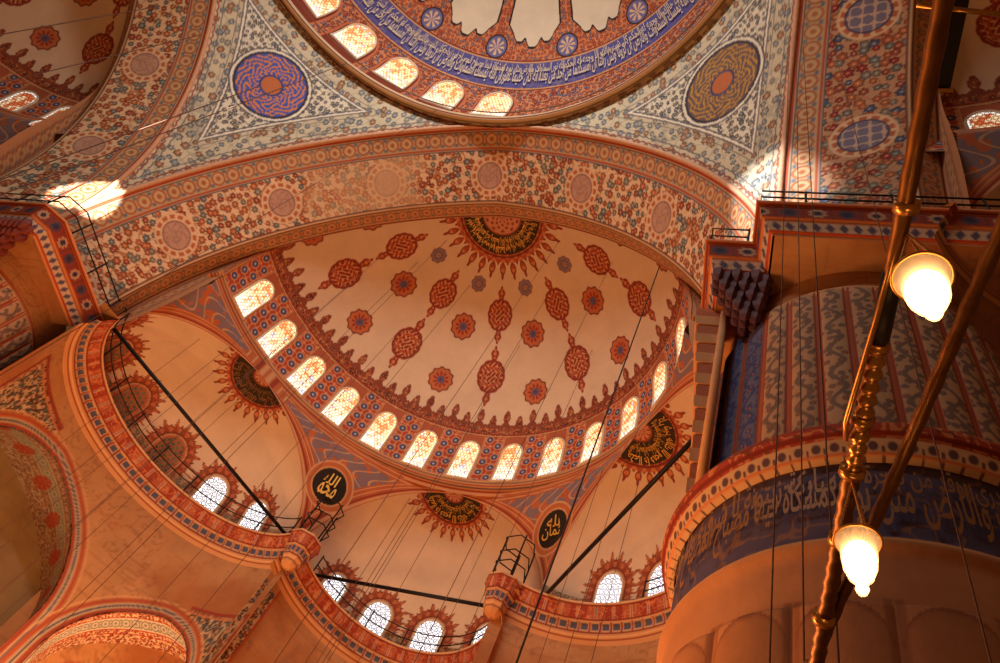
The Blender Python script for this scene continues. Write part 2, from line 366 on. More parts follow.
# ------------------------------------------------------------------ main dome
HD, ZD = 7.1, 14.68
def dome_fn(u, v):   # u azimuth degrees, v elevation degrees on the ellipsoid
    a = np.radians(u); e = np.radians(v); r = (RR + .12) * np.where(e > 0, np.cos(e), 1)
    return np.stack([r * np.cos(a), .3 + r * np.sin(a), ZD + HD * np.where(e > 0, np.sin(e), e)], -1)
def dome_paint(P, u, v):
    L = np.radians(u) * RR; h = v * .15
    red = arab(np.broadcast_to(C(206, 128, 84), P.shape).copy(), L, h, 4.6, [C(150, 44, 26), C(90, 90, 120), C(160, 52, 30)], 5, .38, DRED)
    col = red
    # frames around windows
    t = (u - 95.4) / 12.857; t = (t - np.floor(t + .5)) * 12.857 * .204; hv = v * .128; dw_ = np.where(hv < 1.45, np.abs(t), np.hypot(t, hv - 1.45))
    dw_ = np.where(u < 88, 9, dw_)
    col = np.where((dw_ < 1.06)[:, None], C(196, 104, 66), col); col = np.where((dw_ < .94)[:, None], DRED, col)
    ink = .35 * (np.abs(vnoise(L * 3, h * 3, 6) - .5) < .05)
    blue = mixc(np.broadcast_to(C(78, 78, 150), P.shape).copy(), C(188, 148, 110), ink)
    blue = mixc(blue, C(130, 100, 120), .4 * fbm(L * 3, h * 3, 2))
    col = np.where(((v > 21.8) & (v < 32.2))[:, None], blue, col)
    for c_, w_, k in ((21.5, .5, C(214, 160, 110)), (20.9, .5, DRED), (32.4, .5, C(214, 160, 110)), (33.0, .5, DRED)): col = mixc(col, k, line(v, c_, w_, .5))
    # pale star panels between red ribs
    p = (u - 90) / 22.5; p = (p - np.floor(p + .5)) * 22.5      # centre of a panel
    tt = np.abs(p) * np.cos(np.radians(v)) / np.cos(np.radians(38))
    edge = 41.6 - 3.6 * np.exp(-(tt / 2.1) ** 4) - 1.9 * np.exp(-((tt - 4.4) / 1.5) ** 4) + 1.5 * np.clip(tt - 6, 0, 3)
    wmax = 8.9 - np.maximum(0, 1.6 * np.exp(-((v - 40) / 2) ** 2)) - .02 * (v - 38)
    pan = (v > edge) & (np.abs(p) < wmax)
    eps = (v > edge - .8) & (np.abs(p) < wmax + .7)
    field = mixc(red, C(214, 120, 70), .25); col = np.where((v > 33.2)[:, None], field, col)
    # medallions on the ribs
    pr = (u - 78.75) / 22.5; pr = (pr - np.floor(pr + .5)) * 22.5
    dm = np.hypot(pr * .165, (v - 37.0) * .14)
    col = np.where((dm < .52)[:, None], C(110, 104, 150), col); col = mixc(col, C(222, 180, 140), (dm < .4) * (np.cos(np.arctan2(v - 37.0, pr) * 8) > 0)); col = mixc(col, DARK, line(dm, .54, .07))
    col = np.where(eps[:, None], DARK, col); col = np.where(pan[:, None], C(224, 206, 180), col)
    return col
o = surf('main_dome', dome_fn, dome_paint, 1000, 360, (34, 154, -12.5, 72)); tagk(o, 'main dome interior with blue inscription band and pale star panels', 'dome', None, 'structure')
def ring_tube(name, c, r, z, prof_, a0, a1, n, paint, rot=0, mat=None):
    """profile [(dr,dz)...] swept round an arc"""
    prof_ = np.array(prof_, float); L = np.concatenate([[0], np.cumsum(np.hypot(*np.diff(prof_, axis=0).T))])
    def f(u, v):
        a = np.radians(u); dr = np.interp(v, L, prof_[:, 0]); dz = np.interp(v, L, prof_[:, 1])
        return np.stack([c[0] + (r + dr) * np.cos(a), c[1] + (r + dr) * np.sin(a), z + dz], -1)
    return surf(name, f, paint, n, max(12, int(L[-1] / .035)), (a0, a1, 0, L[-1]), rot=rot, mat=mat)
def cor_paint(rr):
    def f(P, u, v):
        L = np.radians(u) * rr
        col = np.broadcast_to(C(196, 168, 130), P.shape).copy()
        col = mixc(col, C(150, 120, 90), (np.cos(L * 9) > .2) * box(v, .12, .3, .02))
        for c_, w_, k in ((.08, .05, RED), (.36, .07, C(110, 90, 60)), (.5, .05, C(228, 190, 140)), (.62, .06, DRED)): col = mixc(col, k, line(v, c_, w_, .6))
        return col
    return f
o = ring_tube('trim_1', (0, 0), RR, ZR, [(.55, .25), (.30, .05), (.08, 0), (0, .08), (.0, .28), (.1, .34), (.12, .5)], 20, 165, 700, cor_paint(RR))
tagk(o, 'gilt moulded cornice ring at the foot of the main dome', 'cornice', None, 'structure')
# thin iron gallery rail with lights above the main ring
o = ring_tube('trim_2', (0, 0), RR - .12, ZR + .5, [(0, 0), (.03, .03), (0, .06), (-.03, .03), (0, 0)], 40, 150, 300, lambda P, u, v: np.broadcast_to(C(120, 84, 52), P.shape).copy())
tagk(o, 'slim rail running round above the main dome cornice', 'rail', None, 'structure')

# ------------------------------------------------------------------ windows
WN = [0]
def make_window(fn, w, h, nrm_sign, kind, label, group, hexr=.085, rot=0):
    """fn(x, y, d): x across (-w/2..w/2), y up (0..h), d towards the room -> point"""
    WN[0] += 1; nm = 'window_%d' % WN[0]
    base = rotz(fn(np.array([0.]), np.array([0.]), np.array([0.])), rot)[0]
    root = empty(nm, base)
    # opening outline
    ys = h - w / 2 * 1.0; pts = [(-w / 2, 0), (-w / 2, ys * .5), (-w / 2, ys)] + [(-w / 2 * math.cos(t), ys + w / 2 * 1.0 * math.sin(t)) for t in np.linspace(0, math.pi, 15)[1:-1]] + [(w / 2, ys), (w / 2, ys * .5), (w / 2, 0)]
    pts = np.array(pts)
    def top(x): return ys + np.sqrt(np.maximum(0, (w / 2) ** 2 - x ** 2))
    # pane with coloured roundels
    nx = max(8, int(w / .045)); ny = max(16, int(h / .05))
    xs = np.linspace(-w / 2, w / 2, nx + 1); V = []; 
    X, T = np.meshgrid(xs, np.linspace(0, 1, ny + 1), indexing='ij'); Y = T * top(X)
    X = X.ravel(); Y = Y.ravel(); P = rotz(fn(X, Y, np.full_like(X, .012)), rot)
    i, j = np.meshgrid(np.arange(nx), np.arange(ny), indexing='ij'); a = (i * (ny + 1) + j).ravel(); Q = np.stack([a, a + ny + 1, a + ny + 2, a + 1], 1)
    seed = WN[0]
    if kind == 'drum':
        d, idn, an, s = worley(X / .16, Y / .16, seed, .2); col = np.broadcast_to(C(255, 246, 226), (len(X), 3)).copy()
        g = ss(.10, .7, Y / h * .8 + .25 * h2(np.floor(X / .2), np.floor(Y / .3), seed))
        col = mixc(col, C(250, 196, 128), .8 * g); col = mixc(col, C(214, 112, 54), (idn > .62) * (.15 + .6 * g)); col = mixc(col, C(120, 150, 190), (idn < .06) * .6)
    elif kind == 'clear':
        d, idn, an, s = worley(X / .14, Y / .14, seed, .15); col = np.broadcast_to(C(255, 250, 250), (len(X), 3)).copy(); col = mixc(col, C(225, 215, 235), (idn > .8) * .5)
    elif kind == 'orange':
        d, idn, an, s = worley(X / .16, Y / .16, seed, .2); col = mixc(np.broadcast_to(C(196, 92, 48), (len(X), 3)).copy(), C(244, 206, 160), (idn > .55)); col = mixc(col, C(255, 255, 245), 1 - ss(.06, .10, np.minimum(w / 2 - np.abs(X), top(X) - Y)))
    else:
        d, idn, an, s = worley(X / .25, Y / .25, seed, .05); col = mixc(np.broadcast_to(C(112, 116, 84), (len(X), 3)).copy(), C(80, 96, 76), idn > .5)
    pane = mesh_obj('pane', P, Q, {'drum': M_PANE, 'clear': M_PANE2, 'orange': M_PANEO, 'dull': M_DULL}[kind], col, root)
    # reveal / frame swept along the outline
    n = len(pts); cen = np.array([0, ys * .6]); 
    T_ = np.gradient(pts, axis=0); Nn = np.stack([-T_[:, 1], T_[:, 0]], -1); Nn /= np.linalg.norm(Nn, axis=1)[:, None]
    outl = []
    for off, dd in ((0, 0.0), (0, .05), (.06, .06), (.08, 0.0)):
        q_ = pts + Nn * off; outl.append(fn(q_[:, 0], q_[:, 1], np.full(n, dd)))
    V = np.concatenate(outl); Fc = [(a * n + k, a * n + k + 1, (a + 1) * n + k + 1, (a + 1) * n + k) for a in range(3) for k in range(n - 1)]
    b0 = n * 4; sill = [fn(np.array([-w / 2 - .08, w / 2 + .08]), np.full(2, yy), np.full(2, dd)) for yy, dd in ((.02, .02), (.02, .08), (-.05, .08), (-.06, 0))]
    V = np.concatenate([V] + sill); Fc += [(b0 + 2 * k, b0 + 2 * k + 1, b0 + 2 * k + 3, b0 + 2 * k + 2) for k in range(3)]
    mesh_obj('window_frame', rotz(V, rot), Fc, M_FRAME if kind != 'dull' else M_LATR, None, root)
    # tracery: staggered rings
    V = []; Fc = []; nn = 0; sx = hexr * 2; sy = hexr * 1.74; seg = 8
    for jj in range(int(h / sy) + 1):
        for ii in range(-int(w / sx) - 1, int(w / sx) + 2):
            cx = ii * sx + (hexr if jj % 2 else 0); cy = (jj + .5) * sy
            if abs(cx) > w / 2 - hexr * .3 or cy > top(np.array(min(abs(cx), w / 2))) - hexr * .2 or cy < hexr * .3: continue
            t = np.arange(seg) * 2 * math.pi / seg
            for rr_ in (hexr * 1.0, hexr * (.70 if kind != 'clear' else .62)):
                V.append(np.stack([cx + rr_ * np.cos(t), cy + rr_ * np.sin(t)], -1))
            Fc += [(nn + k, nn + (k + 1) % seg, nn + seg + (k + 1) % seg, nn + seg + k) for k in range(seg)]; nn += 2 * seg
    V = np.concatenate(V); mesh_obj('tracery', rotz(fn(V[:, 0], V[:, 1], np.full(len(V), .035)), rot), Fc, {'drum': M_LATR, 'clear': M_IRON2, 'orange': M_LATR, 'dull': M_LATR}[kind], None, root, smooth=False)
    adopt(root); tagk(root, label, 'window', group, 'structure')
    return root
M_PANEO = daypane('daylit_amber_glass', 1.3, 8, 0)
M_IRON2 = plainmat('grey_tracery', C(120, 96, 110), .8, 0, .15)

def on_ellip(cx, cy, z0, r, H, az, el0, out=0.0):
    """map window coordinates to an ellipsoid of revolution, az degrees, el0 degrees"""
    a = math.radians(az)
    def f(x, y, d):
        e = math.radians(el0) + y / (H * math.cos(math.radians(el0 + 8))); rr = (r - d - out) * np.cos(e); aa = a - x / r
        return np.stack([cx + rr * np.cos(aa), cy + rr * np.sin(aa), z0 + (H - d) * np.sin(e)], -1)
    return f
for k in range(0, 7):
    az = 95.4 + 12.857 * (k - 2)
    if az > 150 or k < 2: continue
    nth = ['right of centre, thin sliver above the arch crown', 'second from the right end of the row', 'lowest point of the row, partly hidden by the cornice', 'left of the lowest one', 'fourth from the left top', 'just above the blue roundel side', 'at the top edge of the picture'][k]
    make_window(on_ellip(0, .3, ZD, RR + .1, HD, az, .9), 1.55, 2.15, 1, 'drum', 'arched main dome window ' + nth, 'main dome windows')

# ------------------------------------------------------------------ half domes
YS, RS, ZC, HS = 15.578, 9.636, 4.592, 8.4
DW = 180 / 14.
def semi_fn(u, v):
    a = np.radians(u); e = np.radians(v); r = RS * np.cos(e)
    return np.stack([r * np.cos(a), YS + r * np.sin(a), ZC + HS * np.sin(e)], -1)
def oval(x, y, a, b): return np.hypot(x / a, y / b)
def semi_paint(P, u, v):
    a = np.radians(u); L = (u - 90) * RS * math.pi / 180; e = np.radians(v); sh = HS * math.pi / 180
    col = np.broadcast_to(PLAIN, P.shape).copy()
    # fringe of pointed finials
    t = (u - 90) / DW * 3; big = (np.floor(t + .5) % 2 == 0); t = (t - np.floor(t + .5)); at = np.abs(t)
    tip = np.where(big, 27.2, 25.4); base = 21.6 + .9 * np.cos(t * 2 * math.pi) ** 2
    hw_ = np.where(v < 23.0, .40, np.where(v < 24.6, .17, .24)) * np.where(big, 1, .85)
    leaf = np.hypot(t / .27, (v - (tip - 2.3)) / 1.9) < 1
    leaf2 = np.hypot(t / .16, (v - (tip - .7)) / .9) < 1; stem_ = (at < .10) & (v < tip - 1)
    foot = at < .44 * np.clip((23.6 - v) / 1.8, 0, 1) ** .6
    env = np.where(leaf | leaf2 | stem_ | foot, 99., base)
    fin = (v < 28) & ((v < base) | leaf | leaf2 | stem_ | foot)
    core = (v < base - .8) | (np.hypot(t / .19, (v - (tip - 2.3)) / 1.4) < 1)
    fr = arab(np.broadcast_to(C(168, 84, 48), P.shape).copy(), L, v * sh, 5.2, [C(140, 50, 30), C(196, 120, 76), C(120, 60, 46)], 3, .40, C(206, 140, 92))
    col = np.where(fin[:, None], C(140, 68, 44), col)
    col = np.where((fin & core)[:, None], fr, col)
    col = mixc(col, C(196, 112, 66), .0 * v)
    col = mixc(col, C(150, 60, 36), line(v, 19.0, .5)); col = mixc(col, C(214, 160, 110), line(v, 18.3, .4))
    # window drum
    w = (u - 90) / DW; w = (w - np.floor(w + .5)) * DW; aw = np.abs(w); LW = w * RS * math.pi / 180; H_ = v * sh
    dr = np.broadcast_to(C(178, 70, 40), P.shape).copy()
    wp = (u - 90) / DW + .5; wp = (wp - np.floor(wp + .5)) * DW; lp = wp * RS * math.pi / 180    # centre of pier between windows
    lat = np.cos(lp * 11) * np.cos(H_ * 9.5); dr = mixc(dr, C(214, 150, 106), line(np.abs(lat), .0, .28)); 
    j = np.floor(H_ / .62); yy = H_ - (j + .5) * .62; xx = lp - np.where(j % 2 == 0, -.22, .22)
    for xo in (-.24, .24):
        jj = np.floor((H_ + (0 if xo < 0 else .31)) / .62); yy = (H_ + (0 if xo < 0 else .31)) - (jj + .5) * .62; dd = np.hypot(lp - xo, yy)
        dr = mixc(dr, C(214, 140, 96), 1 - ss(.20, .24, dd)); dr = mixc(dr, C(70, 76, 112), 1 - ss(.14, .18, dd)); dr = mixc(dr, C(190, 180, 176), 1 - ss(.04, .07, dd))
    dr = mixc(dr, C(212, 158, 112), line(np.abs(lp), .52, .05)); dr = mixc(dr, DRED, line(np.abs(lp), .60, .06))
    near = (np.abs(LW) < .60) & (v < 18)
    dr = np.where(near[:, None], C(176, 92, 58), dr)
    dr = mixc(dr, C(206, 150, 104), line(np.abs(LW), .58, .05))
    col = np.where((v < 17.9)[:, None], dr, col); 
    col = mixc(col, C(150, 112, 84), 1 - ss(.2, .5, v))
    # medallions: azimuth columns
    R1 = [C(196, 108, 66), C(160, 58, 34), C(86, 92, 130)]
    cu = np.cos(e)
    def place(az, el, kind, rad):
        nonlocal col
        s_ = (np.abs(u - az) < 12) & (np.abs(v - el) < 13)
        x = (u - az) * math.pi / 180 * RS * cu; y = (v - el) * sh
        xs, ys_ = x[s_], y[s_]; c = col[s_]
        if kind == 'round': c = rosette(c, xs, ys_, rad, R1, 10, C(120, 50, 34))
        elif kind == 'blue': c = rosette(c, xs, ys_, rad, [C(150, 116, 120), C(106, 100, 130), C(190, 130, 90)], 8, C(120, 90, 96))
        else:
            an = np.arctan2(ys_, xs * 1.1); dd = oval(xs, ys_, rad * .88, rad * 1.02) / (1 + .05 * np.abs(np.cos(an * 6)))
            c = mixc(c, C(142, 50, 32), 1 - ss(.95, 1.02, dd)); tr = np.cos(xs * 15 + 2 * np.sin(ys_ * 9)) * np.cos(ys_ * 13 + 2 * np.sin(xs * 8)); c = mixc(c, C(216, 150, 104), (1 - ss(.82, .88, dd)) * (np.abs(tr) < .26)); c = mixc(c, C(186, 80, 46), line(dd, .55, .1))
            for sg in (-1, 1):
                yy = ys_ * sg - rad * 1.38; d3 = oval(xs, yy, rad * .26, rad * (.26)) ; d3 = np.minimum(d3, oval(xs, yy - rad * .22, rad * .10, rad * .26)); d3 = np.minimum(d3, oval(xs, yy + rad * .25, rad * .2, rad * .12))
                c = mixc(c, C(150, 58, 36), 1 - ss(.92, 1.05, d3)); c = mixc(c, C(206, 130, 86), 1 - ss(.35, .5, d3))
        col[s_] = c
    for k in range(-2, 3):
        place(90 + 34.7 * k, 38.2, 'oval', .78); place(90 + 34.4 * k, 57.4, 'oval', .70)
    for k in (-2.5, -1.5, -.5, .5, 1.5, 2.5):
        place(90 + 34.9 * k, 33.2, 'round', .60); place(90 + 34.9 * k, 51.4, 'round', .60)
    for k in (-1.5, -.5, .5, 1.5): place(90 + 34.8 * k, 65.3, 'blue', .36)
    # crown medallion, centred on the crown
    x = P[:, 0]; y = P[:, 1] - 16.1; rr = np.hypot(x, y); an = np.arctan2(y, x)
    return crown(col, rr, an, 1.9, .95)
def crown(col, rr, an, R, r0, nsp=15):
    s_ = rr < R * 1.75; c = col[s_]; q = rr[s_]; a = an[s_]
    t = a / math.pi * nsp; t = np.abs(t - np.floor(t) - .5); w_ = math.pi / nsp; xx = t * w_ * q; sc_ = R * w_ * 1.3
    fin = (q < R * 1.22 + R * .05 * np.cos(t * 4 * math.pi)) | (np.hypot(xx / (sc_ * .30), (q - R * 1.36) / (R * .15)) < 1) | (np.hypot(xx / (sc_ * .13), (q - R * 1.53) / (R * .10)) < 1)
    c = np.where(fin[:, None], C(146, 66, 42), c)
    inner = (q < R * 1.20) | (np.hypot(xx / (sc_ * .20), (q - R * 1.36) / (R * .09)) < 1)
    fr = np.where((np.cos(t * 2 * math.pi * 1.0 + q * 0) * np.cos(q * 14) > .1)[:, None], C(206, 128, 84), C(176, 84, 50))
    c = np.where(inner[:, None], fr, c); c = mixc(c, C(120, 40, 26), line(q, R * 1.06, .09))
    d = q < R * 1.0; c = np.where(d[:, None], C(58, 42, 24), c)
    c = np.where((q < r0)[:, None], C(206, 140, 106), c); c = mixc(c, C(150, 70, 50), (q < r0 * .9) * (np.cos(a * 10) * np.cos(q * 20) > .3)); c = mixc(c, C(150, 70, 44), line(q, r0, .08))
    col = col.copy(); col[s_] = c; return col

def half_dome(rot, az0, az1, n, el1, m_, label):
    o = surf('half_dome', semi_fn, semi_paint, n, m_, (az0, az1, -.6, el1), rot=rot, keep=lambda P, u, v: P[:, 1] > 16.0)
    tagk(o, label, 'half dome', None, 'structure'); return o
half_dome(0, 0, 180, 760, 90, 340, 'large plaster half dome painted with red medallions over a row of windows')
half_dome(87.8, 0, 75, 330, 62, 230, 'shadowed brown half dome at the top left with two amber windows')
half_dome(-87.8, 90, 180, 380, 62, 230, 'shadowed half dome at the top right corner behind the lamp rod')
ordn = ['at the left end of the row', 'second from the left end of the row', 'third from the left end', 'fourth from the left end', 'above the left calligraphy roundel', 'left of the central bay crown', 'right of the central bay crown, lowest in the row', 'just right of the lowest window', 'above the right calligraphy roundel', 'crossed by the dark wire', 'fourth from the right', 'third from the right, narrow', 'half hidden beside the stone pier at the right end']
for k in range(13):
    az = 90 + DW * (6 - k)
    make_window(on_ellip(0, YS, ZC, RS, HS, az, .6), .94, 2.12, 1, 'drum', 'bright arched half dome window ' + ordn[k], 'windows round the large half dome')
for rot, ks, dd in ((87.8, (-6, -5, -4), ['lower right of the pair at the top left', 'upper left of the pair at the top left', 'cut by the left picture edge']), (-87.8, (5, 6), ['just beyond the right edge', 'at the right picture edge by the lamp bars'])):
    for k, s in zip(ks, dd):
        make_window(on_ellip(0, YS, ZC, RS, HS, 90 + DW * k, .6), .94, 2.12, 1, 'orange', 'arched window of a shadowed half dome, ' + s, 'windows of the shadowed half domes', rot=rot)

# ------------------------------------------------------------------ exedrae geometry
EX = {0: dict(az=90 + 58.89, ah=9.539, re=5.528, ze=-.779, hz=4.485, lr=5.199, ld=4.346),
      1: dict(az=90, ah=10.245, re=5.332, ze=-1.197, hz=5.475, lr=4.043, ld=4.678),
      2: dict(az=90 - 58.89, ah=9.539, re=5.528, ze=-.779, hz=4.485, lr=5.199, ld=4.346)}
EXO = -1.224
def exframe(k):
    g = EX[k]; a = math.radians(g['az']); n = np.array([math.cos(a), math.sin(a), 0]); t = np.array([-math.sin(a), math.cos(a), 0])
    return np.array([0, YS, 0]) + n * g['ah'], n, t, g
def exprof(k, u):
    g = EX[k]; X, Z = prof(g['re'], .407, h=1)(u); return X, g['ze'] + Z * g['hz'] / (math.sqrt((g['re'] + .407) ** 2 - .407 ** 2))
ZT = -1                                                              # sign helper
def spend(name, ka, kb, label, rot=0):
    """curved triangle between two exedra arches under the half dome ring; kb None = against the great arch"""
    def side(k, end):   # end +1: spring at +t (larger azimuth)
        def f(s):
            X, Z = exprof(k, .5 * s); X = -X      # X from re at s=0 to 0
            c, n, t, g = exframe(k); P = c + t * (end * X)[:, None]; r = np.hypot(P[:, 0], P[:, 1] - YS); az = np.arctan2(P[:, 1] - YS, P[:, 0]); return r, az, Z
        return f
    fa = side(ka[0], ka[1]); fb = side(kb[0], kb[1]) if kb else None
    def f(u, v):
        s = np.clip(u, 0, 1); ra, aa, za = fa(s)
        if fb: rb, ab, zb = fb(s)
        else:
            rb, zb = ra, za; w_ = np.arcsin(np.clip(.53 / rb, -1, 1)); ab = np.where(aa > math.pi / 2, math.pi - w_, w_)
        k2 = np.clip(u - 1, 0, .12) / .12
        r = ra + (rb - ra) * v; a = aa + (ab - aa) * v; z = za + (zb - za) * v
        r = r * (1 - k2) + (RS + .05) * k2; z = z * (1 - k2) + (ZC + .02) * k2
        return np.stack([r * np.cos(a), YS + r * np.sin(a), z], -1)
    def paint(P, u, v):
        az = np.arctan2(P[:, 1] - YS, P[:, 0]); L = az * 10; h = P[:, 2]
        col = np.broadcast_to(C(196, 112, 66), P.shape).copy(); col = mixc(col, C(170, 78, 44), fbm(L * 2, h * 2, 3) * .8)
        s = np.clip(u, 0, 1)
        w_ = np.abs(fa(s)[1] - (fb(s)[1] if fb else (np.where(fa(s)[1] > 1.57, math.pi, 0)))) * 10
        dl = v * w_; dr_ = (1 - v) * w_ if fb else np.full(len(P), 9.); dt = ZC - h
        d = np.minimum(np.minimum(dl, dr_) * np.sqrt(np.clip(1.1 - s * 0.9, .12, 1)) * .98, np.maximum(dt, 0) * 1.25)
        for c_, ww, k in ((.10, .12, C(206, 150, 104)), (.24, .10, C(150, 60, 40)), (.42, .05, C(208, 150, 104)), (.62, .04, C(214, 162, 116))): col = mixc(col, k, line(d, c_, ww, .5))
        col = mixc(col, C(120, 112, 128), .8 * box(d, .72, 9, .03) * (vnoise(L * 5, h * 5, 1) > .30)); col = mixc(col, C(200, 150, 110), box(d, .72, 9, .03) * (np.abs(np.sin(L * 4 + 2 * np.sin(h * 5))) < .2))
        if fb:
            ac = (fa(np.array([.55]))[1][0] + fb(np.array([.55]))[1][0]) / 2; x = (az - ac) * 10; y = h - 2.45; d = np.hypot(x, y)
            col = np.where((d < 1.02)[:, None], C(190, 104, 60), col); col = mixc(col, C(212, 158, 112), line(d, 1.0, .07)); col = mixc(col, C(206, 150, 100), line(d, .76, .07)); col = np.where((d < .72)[:, None], C(44, 32, 22), col)
        return col
    o = surf(name, f, paint, 150, 200 if fb else 130, (0.0, 1.12, 0, 1), rot=rot)
    tagk(o, label, 'pendentive', 'small pendentives below the half dome', 'structure'); return o
spend('half_dome_pendentive', (1, 1), (0, -1), 'small red curved triangle with black calligraphy roundel, left of centre')
spend('half_dome_pendentive', (2, 1), (1, -1), 'small red curved triangle with black calligraphy roundel, right of centre')
spend('half_dome_pendentive', (0, 1), None, 'red corner spandrel between left bay and great arch')
spend('half_dome_pendentive', (2, -1), None, 'red corner spandrel between right bay and great arch')
spend('half_dome_pendentive', (2, -1), None, 'shadowed corner spandrel of the left half dome', 90)
spend('half_dome_pendentive', (0, 1), None, 'shadowed corner spandrel of the right half dome', -90)
o = ring_tube('trim_3', (0, YS), RS, ZC, [(.42, -.42), (.34, -.30), (.10, -.22), (.02, -.14), (0.0, 0), (-.03, .08)], 2, 178, 700,
              lambda P, u, v: mixc(mixc(mixc(np.broadcast_to(C(206, 140, 92), P.shape).copy(), C(150, 60, 40), line(v, .18, .07)), C(110, 96, 96), line(v, .34, .07)), C(150, 60, 40), line(v, .46, .05)))
tagk(o, 'thin moulded ring under the windows of the large half dome', 'moulding', None, 'structure')
# tympanum strip behind the great arch
def tymp(rot, label):
    def f(u, v):
        z = u * 12.0 - .9; R = A2 + E0; xo = -E0 + np.sqrt(np.maximum(R ** 2 - (z / VS) ** 2, 0)) + .15
        e = np.arcsin(np.clip((z - ZC) / HS, 0, 1)); ri = np.where(z > ZC, RS * np.cos(e), 9.7 + (11.05 - 9.7) * np.clip((ZC - z) / 5.4, 0, 1) ** 1.5)
        xi = np.sqrt(np.maximum(ri ** 2 - .28, 0)) - .1; xi = np.minimum(xi, xo)
        return z, xo, xi
    for sgn in (-1, 1):
        def fn(u, v):
            z, xo, xi = f(u, v); return np.stack([sgn * (xo * (1 - v) + xi * v), np.full_like(z, 16.09), z], -1)
        def pt(P, u, v):
            c = np.broadcast_to(C(190, 130, 88), P.shape).copy(); return guilloche(c, P[:, 2] * 1.2, (v - .5), .3, .6, [C(160, 84, 50), C(196, 150, 106), C(110, 108, 108)])
        o = surf('arch_lining', fn, pt, 120, 16, (0, 1, 0, 1), rot=rot)
        tagk(o, label + (' left side' if sgn < 0 else ' right side'), 'wall strip', None, 'structure')
tymp(0, 'narrow painted strip between great arch and large half dome,')
tymp(90, 'shadowed strip beside the left half dome,')
tymp(-90, 'shadowed strip beside the right half dome,')

# exedra quarter domes
def ex_fn(k):
    c, n, t, g = exframe(k); D = g['ld'] + EXO + .55
    def f(u, v):     # u angle 0..180, v 0..1 spring -> crown
        X, Z = exprof(k, .5 * v); X = -X; th = np.radians(u)
        return c + t * (X * np.cos(th))[:, None] + n * (X * D / g['re'] * np.sin(th))[:, None] + np.array([0, 0, 1]) * Z[:, None]
    return f
def ex_paint(k, wins):
    f0 = ex_fn(k); c, n, t, g = exframe(k)
    def f(P, u, v):
        col = np.broadcast_to(PLAIN, P.shape).copy()
        L = np.radians(u) * g['re'] * .86; h = P[:, 2] - g['ze']
        for a_, kd in wins:
            x = (u - a_) * math.pi / 180 * g['re'] * .86; hh = 1.25; y = np.where(h < hh, 0, h - hh); d = np.hypot(x, y)
            an = np.where(h > hh, np.arctan2(y, x), np.where(x > 0, (h - hh) / .62, math.pi - (h - hh) / .62))
            tt = an / math.pi * 7; tt = np.abs(tt - np.floor(tt + .5))
            env = .92 + .10 * np.cos(tt * 4 * math.pi) + .20 * np.clip(1 - tt / .38, 0, 1) ** .5
            mk = (d < env) & (h > -.2)
            fr = np.where((np.cos(tt * 9 + d * 11) > .1)[:, None], C(190, 108, 68), C(150, 72, 44))
            col = np.where(mk[:, None], C(128, 56, 36), col); col = np.where((d < env - .07)[:, None], fr, col)
            col = mixc(col, C(128, 52, 34), line(d, .66, .07)); col = np.where((d < .62)[:, None], C(196, 150, 108), col)
        # low band of painted ornament between windows
        band = arab(np.broadcast_to(C(196, 146, 100), P.shape).copy(), L, h, 4.2, [C(120, 108, 84), C(168, 90, 54), C(128, 104, 74)], 8, .4, C(150, 110, 70))
        nowin = np.ones(len(P), bool)
        for a_, kd in wins: nowin &= np.abs((u - a_) * math.pi / 180 * g['re'] * .86) > .62
        col = np.where(((h < .75) & nowin)[:, None], mixc(band, col, .25), col)
        # crown medallion around the arch crown
        cr = c + np.array([0, 0, g['ze'] + g['hz']]); D = P - cr; b = D @ t; a = D @ n; dz = P[:, 2] - cr[2]
        rr = np.sqrt(b ** 2 + a ** 2 + dz ** 2 * 1.0); an = np.arctan2(np.hypot(a, dz), b)
        return crown(col, rr, an, 1.35, .42, 13)
    return f
EXW = {0: [(33, 'dull'), (62, 'dull'), (92, 'dull'), (120, 'clear'), (147, 'clear'), (8, 'dull')], 1: [(38, 'clear'), (65, 'clear'), (92, 'clear'), (122, 'clear'), (152, 'clear')], 2: [(36, 'clear'), (62, 'clear'), (90, 'clear')]}
LB = {0: 'left', 1: 'centre', 2: 'right'}
def exedra(k, rot=0, wins=None, dark=''):
    wins = EXW[k] if wins is None else wins
    o = surf('exedra_dome', ex_fn(k), ex_paint(k, wins), 330, 170, (0, 180, 0, 1), rot=rot)
    tagk(o, dark + 'small quarter dome with fringed black and gold crown medallion, ' + LB[k] + ' bay', 'quarter dome', 'quarter domes', 'structure')
    c, n, t, g = exframe(k); D = g['ld'] + EXO + .55
    for i, (a_, kd) in enumerate(wins):
        def fn(x, y, d, a_=a_):
            th = np.radians(a_) + x * nsg / (g['re'] * .86); X = np.interp(y, zz - g['ze'], xx) - d
            return c + t * (X * np.cos(th))[:, None] + n * (X * D / g['re'] * np.sin(th))[:, None] + np.array([0, 0, 1]) * (g['ze'] + y)[:, None]
        xx, zz = exprof(k, np.linspace(0, .5, 60)); xx = -xx; nsg = 1
        make_window(fn, .98, 1.72, 1, kd, '%s%s arched window, number %s along the %s bay from its %s end' % (dark, 'unlit' if kd == 'dull' else 'white daylit', ['first', 'second', 'third', 'fourth', 'fifth', 'sixth'][i], LB[k], 'left'), 'windows of the %s bay' % LB[k], .11, rot=rot)
exedra(0); exedra(1); exedra(2)
exedra(2, 90, [(40, 'dull'), (80, 'dull'), (120, 'dull')], 'shadowed '); exedra(0, -90, [(40, 'dull'), (80, 'dull'), (120, 'dull')], 'shadowed ')

